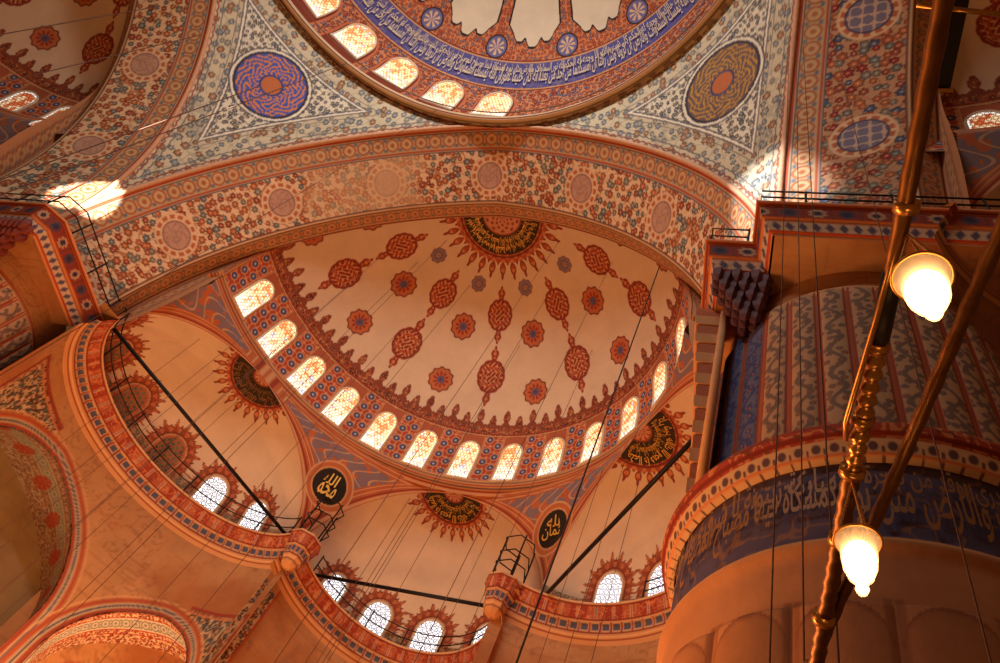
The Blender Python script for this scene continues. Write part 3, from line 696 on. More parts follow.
# exedra cornices (painted corbelled lips) and the walls below
def ex_path(k, dr):
    """plan curve of the cornice lip moved outwards by dr: angle degrees -> point"""
    c, n, t, g = exframe(k)
    def f(u):
        th = np.radians(u); return c + t * ((g['lr'] + dr) * np.cos(th))[:, None] + n * (EXO + (g['ld'] + dr) * np.sin(th))[:, None]
    return f
def cornice_rows(L, v, worn=0):
    """v metres down the sloping face of a cornice, from its lip"""
    col = np.broadcast_to(C(206, 146, 98), (len(v), 3)).copy()
    t = L / .62; t = t - np.floor(t); red = np.where((np.floor(L / .62) % 2 == 0)[:, None], C(158, 62, 40), C(176, 92, 60)) * np.ones((len(v), 1))
    red = mixc(red, C(214, 160, 120), line(t, .5, .16, .5)); red = mixc(red, C(100, 92, 110), line(t, .5, .06, .5)); red = mixc(red, C(222, 140, 92), (np.abs(vnoise(L * 8, v * 8, 2) - .5) < .07) * .7)
    col = np.where(((v > .14) & (v < .58))[:, None], red, col)
    t = L / .36; t = (t - np.floor(t) - .5) * .36; d = np.hypot(t, (v - .84))
    row = np.broadcast_to(C(200, 154, 114), (len(v), 3)).copy(); row = mixc(row, C(84, 84, 108), 1 - ss(.10, .13, np.maximum(np.abs(t), np.abs(v - .84)))); row = mixc(row, C(150, 50, 40), line(np.abs(t), .18, .05))
    col = np.where(((v > .68) & (v < 1.02))[:, None], row, col)
    for c_, w_, k in ((.03, .06, C(226, 176, 126)), (.12, .05, DRED), (.60, .05, DRED), (1.06, .05, DRED), (1.2, .06, C(222, 170, 120)), (1.3, .05, C(150, 80, 50))): col = mixc(col, k, line(v, c_, w_, .6))
    return col
CPR = np.array([(0, .0), (.02, -.10), (.10, -.18), (.30, -.62), (.42, -.70), (.46, -1.05), (.52, -1.12), (.60, -1.30)])
CLL = np.concatenate([[0], np.cumsum(np.hypot(*np.diff(CPR, axis=0).T))])
WLP = 0.60
def stone_paint(L, h, P):
    col = np.broadcast_to(STONE, P.shape).copy()
    ve = np.abs(fbm(L * .8 + 2.2 * fbm(L * .6, h * .6, 5), h * 3.0, 3, 5) - .48); col = mixc(col, C(176, 112, 68), .45 * (1 - ss(.0, .05, ve)))
    col = mixc(col, C(164, 98, 56), ss(.35, .7, fbm(L * .5, h * .5, 9)) * .75); col = mixc(col, C(130, 84, 56), .35 * (np.abs(vnoise(L * 3 + 2 * vnoise(L, h, 2), h * 5, 6) - .5) < .05) * (vnoise(L * .6, h * .6, 11) > .5))
    j = np.floor(h / .62); col = mixc(col, C(150, 96, 60), .35 * line(h / .62 - j, .5, .05)); t = L / 1.3 + .5 * (j % 2); col = mixc(col, C(150, 96, 60), .3 * line(t - np.floor(t), .5, .025))
    return col
def ex_cornice(k, u0, u1, rot=0, dark=''):
    c, n, t, g = exframe(k)
    def f(u, v):
        dr = np.interp(v, CLL, CPR[:, 0]); dz = np.interp(v, CLL, CPR[:, 1]); th = np.radians(u)
        return c + t * ((g['lr'] + dr) * np.cos(th))[:, None] + n * (EXO + (g['ld'] + dr) * np.sin(th))[:, None] + np.array([0, 0, 1]) * (g['ze'] + .02 + dz)[:, None]
    o = surf('bay_cornice', f, lambda P, u, v: cornice_rows(np.radians(u) * (g['lr'] + g['ld']) / 2, v), 420, 60, (u0, u1, 0, CLL[-1]), rot=rot)
    # walkway floor closing the gap behind the lip
    def fw(u, v):
        th = np.radians(u); return c + t * ((g['lr'] + v * .8) * np.cos(th))[:, None] + n * (EXO + (g['ld'] + v * .8) * np.sin(th))[:, None] + np.array([0, 0, 1]) * (g['ze'] + .02 + v * 0)[:, None]
    w_ = surf('walkway', fw, lambda P, u, v: np.broadcast_to(STONE, P.shape).copy(), 90, 3, (u0, u1, 0, 1), rot=rot, parent=o)
    tagk(o, dark + 'projecting painted cornice with red squares and blue dots, ' + LB[k] + ' bay', 'cornice', 'bay cornices', 'structure'); return o
ex_cornice(0, 0, 181); ex_cornice(1, -2, 182); ex_cornice(2, 0, 163)

ex_cornice(2, 0, 181, 90, 'shadowed '); ex_cornice(0, 0, 181, -90, 'shadowed ')
# walls below the exedrae
def arch_in(x, z, cx, zs, hw, hh):
    """>0 outside a pointed arch opening; approx signed distance"""
    X = np.abs(x - cx); e = hw * .12; R = hw + e; d = np.where(z > zs, np.hypot(X + e, (z - zs) * (math.sqrt(R * R - e * e) / hh)) - R, X - hw); return d
WALL0 = [(2.3, -7.6, 3.5, 4.1, 'A'), (-4.6, -8.15, 2.6, 3.0, 'B')]     # (centre along wall, springing z, half width, rise)
def wall_below(k, u0, u1, openings, label, rot=0, zbot=-19.9, ntile=None):
    c, n, t, g = exframe(k); rm = (g['lr'] + g['ld']) / 2 + WLP
    def f(u, v):
        th = np.radians(u); return c + t * ((g['lr'] + WLP) * np.cos(th))[:, None] + n * (EXO + (g['ld'] + WLP) * np.sin(th))[:, None] + np.array([0, 0, 1]) * (g['ze'] - 1.28 + v)[:, None]
    def paint(P, u, v):
        L = np.radians(u - 90) * rm; z = P[:, 2]; col = stone_paint(L, z, P)
        if k == 1:
            tl = arab(np.broadcast_to(C(206, 180, 150), P.shape).copy(), L, z, 4.2, [C(110, 92, 84), C(150, 70, 46), C(96, 96, 110)], 5, .42, C(130, 96, 72)); e_ = u * math.radians(1) * rm; col = np.where(((e_ < 1.15) & (v < -.35))[:, None], tl, col); col = mixc(col, C(176, 80, 50), line(e_, 1.2, .12)); col = mixc(col, C(226, 190, 150), line(e_, .12, .16))
        for (cx, zs, hw, hh, nm) in openings:
            d = arch_in(-L, z, cx, zs, hw, hh)
            rect = ((-L - cx > .8) if nm == 'A' else (-L - cx < -.6)) & (np.abs(-L - cx) < hw + 1.0) & (z < zs + hh + .85) & (z > zs - 3)
            tile = arab(np.broadcast_to(C(196, 168, 134), P.shape).copy(), L, z, 5.0, [C(96, 78, 66), C(120, 70, 50), C(90, 96, 100)], 3, .42, C(110, 84, 66))
            col = np.where((rect & (d > .55))[:, None], tile, col)
            edge = np.minimum(hw + 1.0 - np.abs(-L - cx), zs + hh + .85 - z); col = mixc(col, C(150, 62, 40), rect * (line(edge, .08, .16)) * (d > .5)); col = mixc(col, C(196, 120, 76), rect * line(edge, .26, .1) * (d > .5))
            for c_, w_, kk in ((.45, .14, C(170, 80, 48)), (.26, .2, C(186, 160, 128)), (.26, .06, C(80, 80, 96)), (.08, .14, C(150, 62, 40)), (.60, .06, C(206, 150, 104))): col = mixc(col, kk, line(d, c_, w_, .5) * (z > zs - 3))
        return col
    def keep(P, u, v):
        L = np.radians(u - 90) * rm; kk = np.ones(len(P), bool)
        for (cx, zs, hw, hh, nm) in openings: kk &= arch_in(-L, P[:, 2], cx, zs, hw, hh) > 0
        return kk
    o = surf('wall_' + label[0], f, paint, 380, 260, (u0, u1, zbot, 0), rot=rot, keep=keep, mat=M_ST)
    tagk(o, label[1], 'wall', None, 'structure')
    for (cx, zs, hw, hh, nm) in openings:
        n_ = 60; tt = np.linspace(0, math.pi, n_); e = hw * .12; R = hw + e; X, Z = prof(hw, e, h=1)(np.linspace(0, 1, n_)); Z = Z * hh / math.sqrt(R * R - e * e)
        X = np.concatenate([[-hw, -hw], X, [hw, hw]]); Z = np.concatenate([[-9, -1], Z, [-1, -9]]) + zs
        Ls = cx + X
        dep = np.linspace(0, 1, 24)
        def fo(u, v):
            ii = u * (len(X) - 1); x = np.interp(ii, np.arange(len(X)), Ls); z = np.interp(ii, np.arange(len(X)), Z); th = math.pi / 2 - x / rm
            dr = WLP + v
            return c + t * ((g['lr'] + dr) * np.cos(th))[:, None] + n * (EXO + (g['ld'] + dr) * np.sin(th))[:, None] + np.array([0, 0, 1]) * z[:, None]
        def po(P, u, v):
            Lc = u * (math.pi * hw + 16); col = np.broadcast_to(C(222, 190, 150), P.shape).copy()
            col = arab(col, Lc, v, 5.0, [C(178, 72, 44), C(196, 96, 60), C(150, 60, 40)], 4, .4, C(190, 110, 80))
            mid = np.broadcast_to(C(206, 196, 168), P.shape).copy(); mid = guilloche(mid, Lc, v - .75, .34, .8, [C(120, 124, 130), C(206, 190, 156), C(150, 120, 96)])
            col = np.where(((v > .36) & (v < 1.14))[:, None], mid, col)
            for c_ in (.04, .34, 1.16, 1.46): col = mixc(col, C(176, 60, 36), line(v, c_, .06))
            if nm == 'A':
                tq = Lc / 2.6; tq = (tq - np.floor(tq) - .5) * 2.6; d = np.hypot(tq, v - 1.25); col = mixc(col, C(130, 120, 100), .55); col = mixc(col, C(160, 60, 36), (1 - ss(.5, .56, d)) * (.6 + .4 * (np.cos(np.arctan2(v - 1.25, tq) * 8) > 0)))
            return col
        dp = 2.6 if nm == 'A' else 2.2
        q_ = surf('arch_soffit', fo, po, 300, 50, (0, 1, 0, dp), rot=rot, parent=o)
        # back wall
        def fb(u, v):
            x = cx + (u * 2 - 1) * (hw + 1.2); th = math.pi / 2 - x / rm; dr = WLP + dp + .0
            return c + t * ((g['lr'] + dr) * np.cos(th))[:, None] + n * (EXO + (g['ld'] + dr) * np.sin(th))[:, None] + np.array([0, 0, 1]) * v[:, None]
        def pb(P, u, v):
            col = stone_paint(u * 8, v, P); x = (u * 2 - 1) * (hw + 1.2)
            for xc in (-1.5, 0, 1.5):
                d = np.hypot(x - xc, np.maximum(v - (zs + .6), 0)); col = mixc(col, C(160, 70, 44), box(d, .55, .68, .02) * (v > zs - 3)); 
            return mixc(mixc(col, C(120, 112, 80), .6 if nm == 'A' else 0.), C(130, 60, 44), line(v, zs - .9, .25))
        surf('back_wall', fb, pb, 110, 110, (0, 1, zs - 9, zs + hh + .3), rot=rot, parent=o, mat=M_ST)
    return o
wall_below(0, -4, 179, WALL0, ('north', 'curved stone wall under the left bay pierced by tiled arches'))
wall_below(1, 2, 179, [], ('west', 'curved orange stone wall under the centre bay cornice'), zbot=-17)
wall_below(2, 0, 158, [], ('south', 'curved stone wall under the right bay cornice'), zbot=-17)
# small bracketed ledges where the cornices of two bays meet
def bracket(x, y, label):
    a0 = math.atan2(y - YS, x); seg = 8; lv = np.array([(.0, .02), (.0, -.10), (-.07, -.18), (-.16, -.60), (-.24, -.68), (-.28, -1.02), (-.34, -1.1), (-.40, -1.28), (-.55, -1.40), (-.80, -1.46)]); LL = np.concatenate([[0], np.cumsum(np.hypot(*np.diff(lv, axis=0).T))])
    def f(u, v):
        an = u * 2 * math.pi; k = np.floor(u * 8) / 8 * 2 * math.pi; loc = an - k - math.pi / 8
        r = (.72 + np.interp(v, LL, lv[:, 0])) / np.cos(loc) * math.cos(math.pi / 8); r = np.maximum(r, .02)
        return np.stack([x + r * np.cos(an + a0 + math.pi / 8), y + r * np.sin(an + a0 + math.pi / 8), -.86 + np.interp(v, LL, lv[:, 1])], -1)
    o = surf('ledge_bracket', f, lambda P, u, v: cornice_rows(u * 5.2, v), 192, 60, (0, 1, 0, LL[-1]))
    t = np.arange(8) * math.pi / 4 + a0 + math.pi / 8; V = np.stack([x + .72 * np.cos(t), y + .72 * np.sin(t), np.full(8, -.84)], -1)
    mesh_obj('ledge_floor', np.concatenate([V, V - [0, 0, .04]]), [tuple(range(8)), tuple(range(15, 7, -1))], M_ST, np.broadcast_to(STONE, (16, 3)), o, smooth=False)
    tagk(o, label, 'bracket', 'bracketed ledges between bays', 'structure')
bracket(-4.15, 24.75, 'eight-sided painted bracket where left and centre bay cornices meet')
bracket(4.15, 24.75, 'eight-sided painted bracket where centre and right bay cornices meet')

# ------------------------------------------------------------------ the great piers
PC, PR = 13.911, 3.20
def flute_paint(near):
    def f(P, u, v):
        z = P[:, 2]; L = np.radians(u) * PR; NF = 32.; t = u / (360 / NF); t = (t - np.floor(t) - .5); x = t * (2 * math.pi * PR / NF)   # width .72
        col = np.broadcast_to(C(206, 150, 104), P.shape).copy(); fl = np.broadcast_to(C(188, 142, 104), P.shape).copy()
        kk = np.floor(u / (360 / NF)); bluef = ((u > 172) & (u < 226)) if near else (u > 999)
        base = np.where(bluef[:, None], C(96, 92, 120), C(186, 144, 108)); fl = base.copy()
        ph = z * 5.2; sw = np.sin(ph + 1.5 * np.sign(np.sin(z * 2.6)) * x * 6)
        curl = np.abs(x - .13 * np.sin(z * 7.4)) * .8; leafc = np.where(bluef[:, None], C(64, 66, 110), C(120, 96, 84))
        fl = mixc(fl, leafc, (1 - ss(.03, .06, curl))); d, i, a, s = worley(x * 4.8 + 40 + kk * 5, z * 4.8, 4); fl = mixc(fl, leafc, (1 - ss(.30, .38, d)) * (i > .12)); fl = mixc(fl, C(176, 96, 62), (1 - ss(.10, .16, d)) * (i > .6))
        top = -2.75 - .34 * (1 - np.sqrt(np.clip(1 - (x / .26) ** 2, 0, 1)))
        ins = (np.abs(x) < .235) & (z < top) & (z > -8.28)
        col = mixc(col, C(150, 60, 38), (line(np.abs(x), .265, .045)) * (z < -2.75)); col = mixc(col, C(150, 60, 38), line(np.abs(x), .305, .018) * (z < -2.9))
        col = np.where(ins[:, None], fl, col)
        up = z > -2.6; col = np.where(up[:, None], stone_paint(L, z, P), col); col = mixc(col, C(170, 80, 50), line(z, -2.6, .06))
        # lower zone
        low = stone_paint(L, z * .4, P) * .0 + np.broadcast_to(C(182, 124, 84), P.shape); low = mixc(low, C(170, 112, 72), .8 * fbm(L * 1.2, z * .5, 4)); t2 = u / 20.; t2 = (t2 - np.floor(t2) - .5); x2 = t2 * math.radians(20) * PR
        top2 = -11.55 - .5 * (1 - np.sqrt(np.clip(1 - (x2 / .5) ** 2, 0, 1))); low = mixc(low, C(150, 92, 58), (line(np.abs(x2), .50, .10)) * (z < -11.4)); low = mixc(low, C(140, 84, 54), (np.abs(z - top2) < .05) & (np.abs(x2) < .52)); low = mixc(low, C(160, 104, 66), ((np.abs(x2) < .47) & (z < top2)) * .8)
        col = np.where((z < -8.9)[:, None], low, col)
        # inscription band
        ins2 = (z < -8.95) & (z > -10.45); b = np.broadcast_to(C(70, 66, 104), P.shape).copy(); b = mixc(b, C(110, 80, 80), fbm(L * 2, z * 2, 5) * .6); b = mixc(b, C(150, 100, 66), (np.abs(vnoise(L * 4, z * 4, 6) - .5) < .05) * .6)
        col = np.where(ins2[:, None], b, col); col = mixc(col, C(206, 150, 100), line(z, -10.5, .1)); col = mixc(col, C(150, 90, 60), line(z, -8.93, .06))
        return col
    return f
def shaft_fn(cx, cy):
    def f(u, v):
        z = v; NF = 32.; t = u / (360 / NF); t = (t - np.floor(t) - .5) * 2; fl = (z < -2.85) & (z > -8.4)
        bulge = np.where(fl, .05 * np.sqrt(np.clip(1 - (t / .8) ** 2, 0, 1)), 0)
        t2 = u / 20.; t2 = (t2 - np.floor(t2) - .5) * 2; lo = z < -11.5; bulge = bulge + np.where(lo, .10 * np.sqrt(np.clip(1 - (t2 * .98) ** 2, 0, 1)) * ss(-11.5, -12.1, z) if False else np.where(lo, .10 * np.sqrt(np.clip(1 - (t2 * .98) ** 2, 0, 1)), 0), 0)
        r = PR - .08 + bulge - .24 * (z > -8.5) - np.where(z > -2.7, .06, 0) + .10 * np.exp(-((z + 10.55) / .12) ** 2)
        return np.stack([cx + r * np.cos(np.radians(u)), cy + r * np.sin(np.radians(u)), z], -1)
    return f
near = surf('great_pier', shaft_fn(PC, PC), flute_paint(True), 760, 520, (130, 320, -19.9, -1.5), mat=M_ST)
tagk(near, 'huge fluted stone pier at the right with blue inscription band', 'pier', None, 'structure')
PL = (-14.45, 14.3)
far_ = surf('great_pier', shaft_fn(*PL), flute_paint(False), 520, 420, (-110, 90, -19.9, -1.2), mat=M_ST)
tagk(far_, 'huge fluted stone pier at the left picture edge', 'pier', None, 'structure')
def collar(cx, cy, u0, u1, parent, n=500):
    pr = np.array([(-.1, -8.25), (.08, -8.28), (.16, -8.36), (.19, -8.47), (.16, -8.58), (.10, -8.64), (.10, -8.66), (.02, -8.94), (-.1, -8.98)])
    LL = np.concatenate([[0], np.cumsum(np.hypot(*np.diff(pr, axis=0).T))])
    def f(u, v):
        r = PR + .06 + np.interp(v, LL, pr[:, 0]) - .2 * (v > 99); a = np.radians(u); return np.stack([cx + r * np.cos(a), cy + r * np.sin(a), np.interp(v, LL, pr[:, 1])], -1)
    def p(P, u, v):
        L = np.radians(u) * PR; z = P[:, 2]; col = np.broadcast_to(C(166, 62, 38), P.shape).copy(); col = mixc(col, C(200, 120, 76), (np.abs(vnoise(L * 7, z * 7, 3) - .5) < .09)); col = mixc(col, C(120, 60, 40), (np.abs(vnoise(L * 5, z * 9, 7) - .5) < .06)); col = mixc(col, C(214, 130, 80), line(z, -8.34, .05)); col = mixc(col, C(120, 36, 24), line(z, -8.60, .05))
        t = L / .24; t = (t - np.floor(t) - .5) * .24; rw = np.broadcast_to(C(206, 160, 116), P.shape).copy(); rw = mixc(rw, C(96, 66, 66), 1 - ss(.05, .075, np.hypot(t, (z + 8.80) * .8))); rw = mixc(rw, C(110, 74, 66), (np.abs(t) > .1) & (z < -8.8)); col = np.where((z < -8.66)[:, None], rw, col); return mixc(col, C(206, 120, 72), line(z, -8.92, .05))
    o = surf('collar', f, p, n, 40, (u0, u1, 0, LL[-1]), parent=parent); return o
collar(PC, PC, 130, 320, near, 700); collar(*PL, -110, 90, far_, 300)
def impost(poly, label, zt, parent):
    """moulded impost cornice swept round an outline polygon (plan coordinates)"""
    poly = np.array(poly, float); seg = np.concatenate([[0], np.cumsum(np.linalg.norm(np.diff(poly, axis=0), axis=1))])
    # outward normals by vertex (mitred)
    T = np.diff(poly, axis=0); T /= np.linalg.norm(T, axis=1)[:, None]; N = np.stack([T[:, 1], -T[:, 0]], -1)
    Nv = np.zeros_like(poly); Nv[0] = N[0]; Nv[-1] = N[-1]
    for i in range(1, len(poly) - 1): b = N[i - 1] + N[i]; Nv[i] = b / (b @ N[i])
    pr = np.array([(0, 0), (0, -.07), (-.05, -.10), (-.10, -.12), (-.16, -.60), (-.22, -.64), (-.22, -.70), (-.34, -.98), (-.40, -1.0), (-.42, -1.08)])
    LL = np.concatenate([[0], np.cumsum(np.hypot(*np.diff(pr, axis=0).T))])
    def f(u, v):
        d = np.interp(v, LL, pr[:, 0]); P = np.zeros((len(u), 3))
        for ax in (0, 1): P[:, ax] = np.interp(u, seg, poly[:, ax]) + d * np.interp(u, seg, Nv[:, ax])
        P[:, 2] = zt + np.interp(v, LL, pr[:, 1]); return P
    def p(P, u, v):
        col = np.broadcast_to(C(190, 104, 62), P.shape).copy(); t = u / .62; k = np.floor(t); t = (t - k - .5) * .62
        red = np.broadcast_to(C(150, 58, 38), P.shape).copy(); d = np.hypot(t, v - .42) * (1 + .12 * np.cos(np.arctan2(v - .42, t) * 8)); cr = np.where((k % 2 == 0)[:, None], C(86, 66, 78), C(190, 146, 112)); red = np.where((d < .19)[:, None], cr, red); red = mixc(red, C(60, 50, 70), (d < .10)); red = mixc(red, C(120, 60, 50), (np.abs(t) > .27) * .8)
        col = np.where(((v > .2) & (v < .66))[:, None], red, col)
        t = u / .3; t = (t - np.floor(t) - .5) * .3; rw = np.broadcast_to(C(206, 176, 150), P.shape).copy(); rw = mixc(rw, C(92, 80, 104), 1 - ss(.09, .12, np.abs(t) + .7 * np.abs(v - .95))); col = np.where(((v > .82) & (v < 1.08))[:, None], rw, col)
        for c_, w_, kk in ((.04, .08, C(222, 150, 104)), (.14, .05, DRED), (.72, .05, C(214, 140, 90)), (1.12, .05, C(190, 70, 40)), (1.2, .06, C(220, 150, 100))): col = mixc(col, kk, line(v, c_, w_, .6))
        return col
    # resample polygon densely while keeping corners
    us = np.unique(np.concatenate([np.arange(0, seg[-1], .045), seg])); nv = 56; vs = np.linspace(0, LL[-1], nv + 1)
    U2, V2 = np.meshgrid(us, vs, indexing='ij'); u = U2.ravel(); v = V2.ravel(); P = f(u, v); i, j = np.meshgrid(np.arange(len(us) - 1), np.arange(nv), indexing='ij'); a = (i * (nv + 1) + j).ravel()
    o = mesh_obj('impost_cornice', P, np.stack([a, a + nv + 1, a + nv + 2, a + 1], 1), M_PL, p(P, u, v), None, smooth=False)
    # solid core below/above: top ledge and neck block
    inn = poly - Nv * .42; n_ = len(poly); V = np.concatenate([np.c_[poly, np.full(n_, zt)], np.c_[inn, np.full(n_, zt)]]); 
    led = mesh_obj('ledge', np.concatenate([np.c_[poly, np.full(n_, zt)], np.c_[poly, np.full(n_, zt - .01)]]), [tuple(range(n_)), tuple(range(2 * n_ - 1, n_ - 1, -1))], M_ST, np.broadcast_to(STONE, (2 * n_, 3)), o, smooth=False)
    x0, x1, y0, y1 = inn[:, 0].min(), inn[:, 0].max(), inn[:, 1].min(), inn[:, 1].max(); notch = inn[1:4]
    def keep(P, u, v):
        if n_ == 6: return ~((P[:, 0] < inn[2][0]) & (P[:, 1] < inn[2][1]))
        return (P[:, 0] + P[:, 1]) * 0 + (P[:, 0] - inn[2][0]) + (inn[1][1] - P[:, 1]) < (inn[1][0] - inn[2][0]) * 0 + .35
    surf('neck_soffit', lambda u, v: np.stack([u, v, np.full_like(u, zt - 1.06)], -1), lambda P, u, v: stone_paint(u, v, P), 150, 110, (x0, x1, y0, y1), mat=M_ST, parent=o, keep=keep)
    tagk(o, label, 'cornice', None, 'structure'); return o
impost([(10.32, 16.0), (10.32, 10.98), (11.40, 10.98), (11.40, 9.95), (18.5, 9.95), (18.5, 16.0)], 'red and blue painted cornice block on top of the near pier', -.80, None)
impost([(-18, 11.08), (-11.1, 11.08), (-10.5, 11.7), (-10.5, 15.6), (-18, 15.6)], 'painted cornice block on top of the left pier', -.80, None)
# muqarnas corbel below the notched corner of the near impost
mb = MB()
for i in range(5):
    for j in range(14 - i):
        for k in range(2):
            mb.lathe([(.0, .06), (.15, .05), (.17, -.12), (.12, -.26), (.04, -.36), (0, -.37)], (-14.2 + j * .24 + .12 * (i % 2), 11.42 + i * .17 + k * .2, -1.75 - i * .24), 5)
o = mb.build('muqarnas_corbel', plainmat('red_corbel_paint', C(122, 50, 40), .7, 0, .6, 4), smooth=False); tagk(o, 'dark red stalactite corbel under the left pier cornice', 'corbel', None, 'structure')
mb = MB()
for i in range(5):
    n_ = 6 - i
    for j in range(n_):
        for k in range(3):
            mb.lathe([(.0, .06), (.15, .05), (.16, -.12), (.12, -.26), (.04, -.36), (0, -.37)], (10.74 + i * .17 + j * .21, 11.40 + i * .10 + k * .2 + .06 * (j % 2), -1.80 - i * .27), 5)
o = mb.build('muqarnas_corbel', plainmat('corbel_paint', C(84, 44, 56), .7, 0, .7, 5), smooth=False); tagk(o, 'dark stalactite corbel under the small railed ledge beside the near pier', 'corbel', None, 'structure')
mb = MB(); NB = 16
for i in range(NB):
    za = -1.75 - i * .42; zb = za - .39; pj_ = .03 if i % 2 else 0
    xa, xb = [np.interp(-z, [1.75, 4.5, 6.5, 8.5], [10.28, 10.58, 10.74, 10.84]) - pj_ for z in (za, zb)]
    V = [(x_, y_, z_) for z_, xl in ((za, xa), (zb, xb)) for x_, y_ in ((xl, 12.4 - pj_), (11.0, 12.4 - pj_), (11.0, 13.2), (xl, 13.2))]
    mb.add(V, [(0, 1, 2, 3), (7, 6, 5, 4), (0, 4, 5, 1), (1, 5, 6, 2), (2, 6, 7, 3), (3, 7, 4, 0)])
o = mb.build('pilaster', M_ST, colr=C(206, 130, 78), smooth=False)
ca = o.data.color_attributes['pattern']; cols = np.ones((NB * 8, 4), np.float32)
for i in range(NB): cols[i * 8:(i + 1) * 8, :3] = lin(C(214, 150, 98) if i % 2 else C(186, 104, 66))
ca.data.foreach_set('color', cols.ravel()); tagk(o, 'narrow pilaster of alternating light and dark blocks beside the near pier', 'pilaster', None, 'structure')
mb = MB(); mb.tube([(10.95, 12.35, -1.75), (10.95, 12.35, -1.85), (11.02, 12.35, -8.4)], [.03, .09, .09], 12); mb.build('corner_roll', M_ST, o, colr=C(222, 164, 116))

# ------------------------------------------------------------------ writing as gold strokes
import unicodedata
AF = {}
for cp in range(0xFE80, 0xFEFD):
    dd = unicodedata.decomposition(chr(cp)).split()
    if len(dd) == 2: AF.setdefault(chr(int(dd[1], 16)), {})[dd[0][1:-1]] = chr(cp)
def shape_ar(t):
    out = []
    for w in t.split(' '):
        r = ''
        for i, ch in enumerate(w):
            f = AF.get(ch, {}); prev = i > 0 and 'initial' in AF.get(w[i - 1], {}); nxt = i < len(w) - 1 and 'initial' in f and w[i + 1] in AF
            k = 'medial' if prev and nxt and 'medial' in f else 'initial' if nxt and not prev else 'final' if prev and 'final' in f else 'isolated'
            r += f.get(k, ch)
        out.append(r)
    return ' '.join(out)[::-1]
def glyphs(txt, bold=.012):
    cu = bpy.data.curves.new('t', 'FONT'); cu.body = shape_ar(txt); cu.resolution_u = 2; cu.size = 1; cu.offset = bold; ob = bpy.data.objects.new('t', cu); COL.objects.link(ob)
    dg = bpy.context.evaluated_depsgraph_get(); dg.update(); ev = ob.evaluated_get(dg); me = ev.to_mesh()
    V = np.array([v.co[:] for v in me.vertices]).reshape(-1, 3)[:, :2]; Fc = [tuple(p.vertices) for p in me.polygons]
    ev.to_mesh_clear(); bpy.data.objects.remove(ob); bpy.data.curves.remove(cu)
    V = V - V.min(0); return V / V.max(0), Fc, None
def write(parent, lines, fn, mat, name='inscription'):
    """lines: (text, x0, x1, y0, y1) in the unit square; fn(x, y) -> point just off the surface"""
    Vs = []; Fs = []; n = 0
    for (t, x0, x1, y0, y1) in lines:
        V, Fc, _ = glyphs(t); V = V * [x1 - x0, y1 - y0] + [x0, y0]; Vs.append(V); Fs += [tuple(i + n for i in f) for f in Fc]; n += len(V)
    V = np.concatenate(Vs); return mesh_obj(name, fn(V[:, 0], V[:, 1]), Fs, mat, None, parent, smooth=False)
def find(label):
    return [o for o in COL.objects if o.get('label', '') == label][0]
T1 = 'ان الله يمسك السماوات والارض ان تزولا ولئن زالتا ان امسكهما من احد من بعده انه كان حليما غفورا'
T2 = 'الله نور السماوات والارض مثل نوره كمشكاة فيها مصباح المصباح في زجاجة'
T3 = 'كل شيء هالك الا وجهه له الحكم'
def dome_txt(x, y):
    return dome_fn(152 - x * 110, 22.6 + y * 9.0) * [.994, .994, 1] - [0, 0, .06]
write(find('main dome interior with blue inscription band and pale star panels'), [(T1, .5, 1, 0, .82), (T1, 0, .5, 0, .82), (T3 + ' ' + T3, .0, .33, .45, 1), (T2, .33, .66, .45, 1), (T3 + ' ' + T3, .66, 1, .45, 1)], dome_txt, M_SPEC)
def pier_txt(x, y):
    a = np.radians(186 + 130 * x); r = PR + .03; return np.stack([PC + r * np.cos(a), PC + r * np.sin(a), -10.30 + 1.22 * y], -1)
write(near, [('الله نور السماوات والارض مثل نوره', .5, 1, 0, .85), ('كمشكاة فيها مصباح المصباح في زجاجة', 0, .5, 0, .85), ('الزجاجة كانها كوكب دري يوقد من شجرة', .55, 1, .45, 1), ('مباركة زيتونة لا شرقية ولا غربية', .05, .5, .42, 1)], pier_txt, M_GOLDD)
def crown_txt(x, y):
    th = np.radians(176 - 172 * x); rho = 1.02 + .80 * y; X = rho * np.cos(th); Y = 16.1 + rho * np.sin(th)
    q = (X / RS) ** 2 + ((Y - YS) / RS) ** 2; return np.stack([X, Y, ZC + (HS - .05) * np.sqrt(1 - q) - .02], -1)
write(find('large plaster half dome painted with red medallions over a row of windows'), [(T1, 0, 1, 0, .62), (T2, .02, .98, .40, 1)], crown_txt, M_GOLD)
for k in (0, 1, 2):
    def ct(x, y, k=k):
        c, n, t, g = exframe(k); D = g['ld'] + EXO + .55; th = np.radians(6 + 168 * x) if False else np.radians(174 - 168 * x)
        rho = .45 + .86 * y; bb = -rho * np.cos(th); aa = rho * np.sin(th); Xr = np.hypot(bb, aa * g['re'] / D); xx, zz = exprof(k, np.linspace(0, .5, 200)); xx = -xx
        Z = np.interp(Xr, xx[::-1], zz[::-1]) - .05; return c + t * bb[:, None] + n * aa[:, None] + np.array([0, 0, 1]) * Z[:, None]
    write(find('small quarter dome with fringed black and gold crown medallion, ' + LB[k] + ' bay'), [(T2, 0, 1, 0, .60), (T3, .02, .98, .42, 1)], ct, M_GOLD if k else M_GOLDD)
